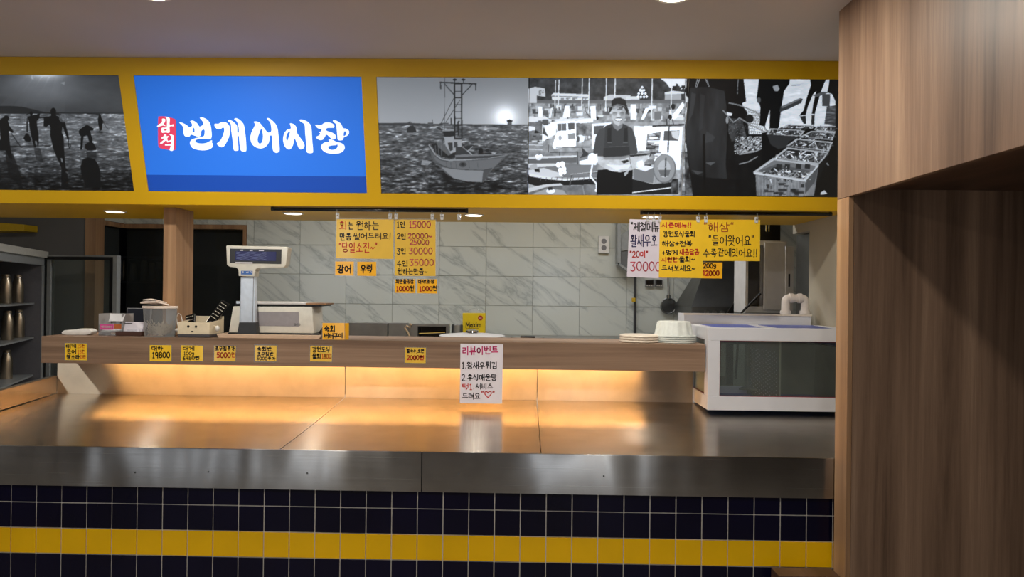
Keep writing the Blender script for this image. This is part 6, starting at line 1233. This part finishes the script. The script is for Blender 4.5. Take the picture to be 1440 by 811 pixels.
# cooker hood
Yh = 5.35; A, B = onY(972.5, 431, Yh), onY(1092, 433, Yh); zl = onY(1000, 446, Yh).z; zh = onY(1008, 392, 5.7).z+.25
t = thing('cooker_hood', ((A.x+B.x)/2, 5.6, zl), 'dark steel cooker hood tapering upward behind the tank', 'hood')
k_ = A.z; xc = onY(1030, 400, Yh).x
part('skirt', MB().box(A.x, Yh, zl, B.x, 5.95, k_), 'steel_dark', t, bevel=.004)
mb = MB(); mb.add([(A.x, Yh, k_+.0004), (B.x, Yh, k_+.0004), (B.x, 5.95, k_+.0004), (A.x, 5.95, k_+.0004), (xc-.13, 5.66, k_+.30), (xc+.13, 5.66, k_+.30), (xc+.13, 5.9, k_+.30), (xc-.13, 5.9, k_+.30)], [(0, 1, 5, 4), (1, 2, 6, 5), (2, 3, 7, 6), (3, 0, 4, 7), (4, 5, 6, 7), (3, 2, 1, 0)]); part('canopy', mb, 'steel_dark', t)
part('flue', MB().box(xc-.12, 5.67, k_+.3004, xc+.12, 5.89, Z_CEIL-.001), 'steel_dark', t)
for x in (995, 1006, 1017): a = onY(x, 424, Yh-.03); part('dial', MB().tube([(a.x, Yh-.001, zl+.035), (a.x, Yh-.02, zl+.035)], .016, 14), 'steel_plain', t, smooth=True)
# support for the hood: range below
part('gas_range', MB().box(A.x+.02, 5.4, 0, B.x-.02, 6.03, .8), 'steel_dark', loc=((A.x+B.x)/2, 5.7, 0), bevel=.006, label='dark steel gas range under the cooker hood', cat='stove')
wok = V((xc+.02, 5.62, .8004)); 
t = thing('wok_lid', wok, 'large dark lid propped up on the gas range', 'lid')
part('lid_disc', MB().prism([(onY(1022, 447, 5.3).x, 5.3, .8004), (onY(1058, 447, 5.3).x, 5.3, .8004), (onY(1056, 447, 5.3).x, 5.3, onY(1050, 396, 5.3).z), (onY(1050, 447, 5.3).x, 5.3, onY(1050, 398, 5.3).z), (onY(1022, 447, 5.3).x, 5.3, onY(1022, 440, 5.3).z)], (0, .02, 0)), 'black', t, bevel=.003)
# white sheet-metal cabinet with its door ajar
Yw = 4.62; A, B = onY(1049, 338, Yw), onY(1106, 440, Yw)
t = thing('metal_cabinet', ((A.x+B.x)/2, Yw+.12, 0), 'white sheet metal cabinet with the door ajar near the drain pipe', 'cabinet')
mat('cab_white', (206, 204, 202), .45, var=.08, nscale=14); mat('cab_grey', (140, 140, 144), .5)
zt2, zb2_ = A.z, B.z
part('case', MB().box(A.x, Yw, zb2_, A.x+.016, Yw+.25, zt2).box(A.x+.016, Yw, zb2_, B.x, Yw+.25, zb2_+.04).box(A.x+.016, Yw, zt2-.03, B.x, Yw+.25, zt2).box(A.x+.016, Yw+.235, zb2_+.04, B.x, Yw+.25, zt2-.03).box(B.x-.016, Yw, zb2_+.04, B.x, Yw+.235, zt2-.03), 'cab_white', t)
part('back_plate', MB().box(A.x+.02, Yw+.2, zb2_+.045, B.x-.02, Yw+.21, zt2-.035), 'cab_grey', t)
xd0, xd1 = onY(1074.5, 400, Yw-.02).x, onY(1105, 400, Yw-.02).x
dr = part('door', MB().box(xd0, Yw-.022, zb2_+.02, xd1, Yw-.002, zt2-.012), 'cab_white', t, bevel=.003)
part('door_inset', MB().box(xd0+.02, Yw-.0235, zb2_+.05, xd1-.03, Yw-.0222, zt2-.06), 'white_metal', dr)
part('post', MB().box(onY(1070, 400, Yw).x, Yw+.01, zb2_+.0405, onY(1073.5, 400, Yw).x, Yw+.03, zt2-.0305), 'cab_grey', t)
fz = [onY(x, y, Yw-.05) for x, y in ((1105, 346), (1117.5, 346.5), (1115, 438), (1104.5, 437))]; fl = part('side_flange', MB().prism(fz, (0, .015, 0)), 'cab_white', t, bevel=.002)
fs = [onY(x, y, Yw-.0515) for x, y in ((1108.8, 385), (1111.2, 385), (1111, 403), (1108.6, 403))]; part('slot', MB().prism(fs, (0, .001, 0)), 'black', fl)
part('stand', MB().box(A.x, Yw, 0, B.x, Yw+.25, zb2_-.0004), 'steel_plain', t)
cb_ = [onY(x, y, 4.58) for x, y in ((1040, 443), (1048, 434), (1058, 424), (1069.5, 412.5))]; cb_ = [V((cb_[0].x-.02, 4.58, .95))]+cb_; part('black_cable', MB().tube(cb_, .0075, 8), 'black', loc=cb_[0], smooth=True, label='black cable running up into the white metal cabinet', cat='cable')
A, B = onY(1066, 314, 4.7), onY(1101, 339, 4.7)
t = thing('compressor_unit', ((A.x+B.x)/2, 4.8, zt2), 'black compressor unit on top of the white metal cabinet', 'compressor'); part('case', MB().box(A.x, 4.66, zt2+.0004, B.x-.03, 4.86, A.z), 'black', t, bevel=.004)
for x in (1077, 1081): a = onY(x, 325, 4.64); part('tap', MB().tube([(a.x, 4.659, a.z), (a.x, 4.635, a.z), (a.x, 4.635, a.z+.04)], .005, 8), 'chrome', t, smooth=True)

# ---------------------------------------------------------------- bottle fridge at the far end
H = V((onY(60, 400, 5.2).x, 5.2, 0)); dF = V((.366, -.93, 0)).normalized(); nF = V((.93, .366, 0)).normalized(); zF = onY(60, 354, 5.2).z
mat('fridge_white', (196, 195, 188), .4); mat('fridge_silver', (150, 154, 156), .35); mat('fridge_inner', (96, 96, 102), .45)
fr = thing('bottle_fridge', H, 'upright drinks fridge with an open glass door and steel bottles', 'fridge')
def fb(t0, t1, d0, d1, z0_, z1_): a = H+dF*t0; b = H+dF*t1; return MB().prism([a-nF*d0+V((0, 0, z0_)), b-nF*d0+V((0, 0, z0_)), b-nF*d1+V((0, 0, z0_)), a-nF*d1+V((0, 0, z0_))], (0, 0, z1_-z0_))
LF = 1.25
part('back_wall', fb(0, LF, .55, .58, 0, zF), 'fridge_inner', fr); part('side_wall', fb(0, .04, 0, .5498, .1, zF-.06), 'fridge_inner', fr); part('side_wall', fb(LF-.04, LF, 0, .5498, .1, zF-.06), 'fridge_inner', fr); part('base', fb(0, LF, 0, .5498, 0, .0998), 'fridge_silver', fr); part('roof', fb(0, LF, .02, .5498, zF-.0598, zF), 'fridge_white', fr)
part('top_trim', fb(-.02, LF, -.03, .019, zF-.045, zF+.002), 'fridge_white', fr); part('top_rail', fb(0, LF, -.01, .019, zF-.1, zF-.0455), 'fridge_silver', fr); part('corner_post', fb(-.002, .03, -.012, -.0005, .1, zF-.101), 'fridge_silver', fr)
zs_ = [onY(38, y, 5.1).z for y in (425.5, 474, 527)]
def tpx(px, d):       # distance along the fridge front that lands on this column
    best = min((abs(proj(H+dF*k*.005-nF*d+V((0, 0, 1.4)))[0]-px), k*.005) for k in range(0, 240)); return best[1]
for z in zs_+[zs_[2]-.33, zs_[2]-.66]:
    s_ = part('shelf', fb(.045, LF-.045, .04, .52, z-.012, z), 'fridge_silver', fr)
bl = MB(); 
def bottle(px, d, z, label):
    k = tpx(px, d); c = H+dF*k-nF*d; c = V((c.x, c.y, z+.0003)); h = .2
    t = thing('steel_bottle', c, label, 'bottle', 'steel bottles in the fridge'); r = .036
    part('body', MB().lathe(c, [(r*.92, 0), (r, .006), (r, h*.62), (r*.9, h*.74), (r*.66, h*.86), (r*.6, h*.9)], 24), 'bottle_steel', t, smooth=True); part('cap', MB().lathe(c+V((0, 0, h*.9+.0003)), [(r*.64, 0), (r*.66, .004), (r*.66, h*.09), (r*.55, h*.1)], 24), 'bottle_steel', t, smooth=True); part('neck_ring', MB().lathe(c+V((0, 0, h*.885)), [(r*.68, 0), (r*.7, .002), (r*.68, .0045)], 24), 'chrome', t, smooth=True)
for px, d, z, lb in ((25, .12, zs_[0], 'steel bottle on the top fridge shelf, nearer the door'), (8, .14, zs_[0], 'steel bottle on the top fridge shelf, further from the door'), (27, .12, zs_[1], 'steel bottle on the middle fridge shelf, nearer the door'), (11, .12, zs_[1], 'steel bottle on the middle fridge shelf, further from the door'), (10.5, .14, zs_[2], 'lone steel bottle on the lowest visible fridge shelf')): bottle(px, d, z, lb)
# its door stands open across the aisle
d0, d1 = onY(60, 400, 5.2).x, onY(163.5, 400, 5.2).x; zd = onY(110, 358.5, 5.2).z; Yd0 = 5.205; zq = .12
dr = part('door', MB().box(d1-.03, Yd0, zq, d1, Yd0+.05, zd).box(d0+.004, Yd0, zd-.012, d1-.03, Yd0+.05, zd).box(d0+.004, Yd0, zq, d1-.03, Yd0+.05, zq+.06).box(d0+.025, Yd0+.002, zq+.06, d0+.052, Yd0+.05, zd-.012), 'fridge_silver', fr, label='grey door frame')
part('gasket', MB().box(d1-.052, Yd0-.006, zq+.03, d1-.0305, Yd0+.04, zd-.0125).box(d0+.004, Yd0-.006, zd-.034, d1-.0525, Yd0+.04, zd-.0125).box(d0-.004, Yd0-.006, zq+.03, d0+.0245, Yd0+.04, zd-.0345), 'black', dr); part('glass', MB().box(d0+.052, Yd0+.02, zq+.06, d1-.052, Yd0+.026, zd-.034), 'clear_glass', dr)
# yellow beam on the grey wall
A, B = onY(-60, 306, 5.5), onY(34, 315.5, 5.5); mat('beam_yellow', (206, 170, 20), .5)
part('yellow_beam', MB().prism([(A.x, 5.5, B.z-.062), (B.x, 5.5, B.z-.05), (B.x, 5.5, B.z), (A.x, 5.5, B.z+.03)], (0, Yj0-5.5-.001, 0)), 'beam_yellow', loc=(A.x, 5.5, B.z), bevel=.002, label='yellow beam end on the grey wall above the fridge', cat='beam')
# dark store: shelves with cups
for y_, z_, lb in ((361, 0, 'upper dark shelf in the store behind the window'), (395, 1, 'lower dark shelf in the store behind the window')):
    P = onY(200, y_, 6.9); part('store_shelf', MB().box(onY(145, y_, 6.9).x, 6.8, P.z-.02, onY(250, y_, 6.9).x, 7.1, P.z), 'steel_dark', loc=P, label=lb, cat='shelf', group='store shelves')
P = onY(200, 395, 6.9)
for k, (px, h) in enumerate(((172, .2), (186, .17), (201, .2), (212, .18), (222, .19))):
    a = onY(px, 395, 6.9); part('steel_jug', MB().lathe((a.x, 6.92, P.z+.0004), [(.03, 0), (.033, .01), (.031, h*.8), (.024, h)], 18), 'steel_plain', loc=(a.x, 6.92, P.z), smooth=True, label=('first', 'second', 'third', 'fourth', 'fifth')[k]+' steel jug from the fridge side on the dark store shelf', cat='jug', group='steel jugs on the store shelf')
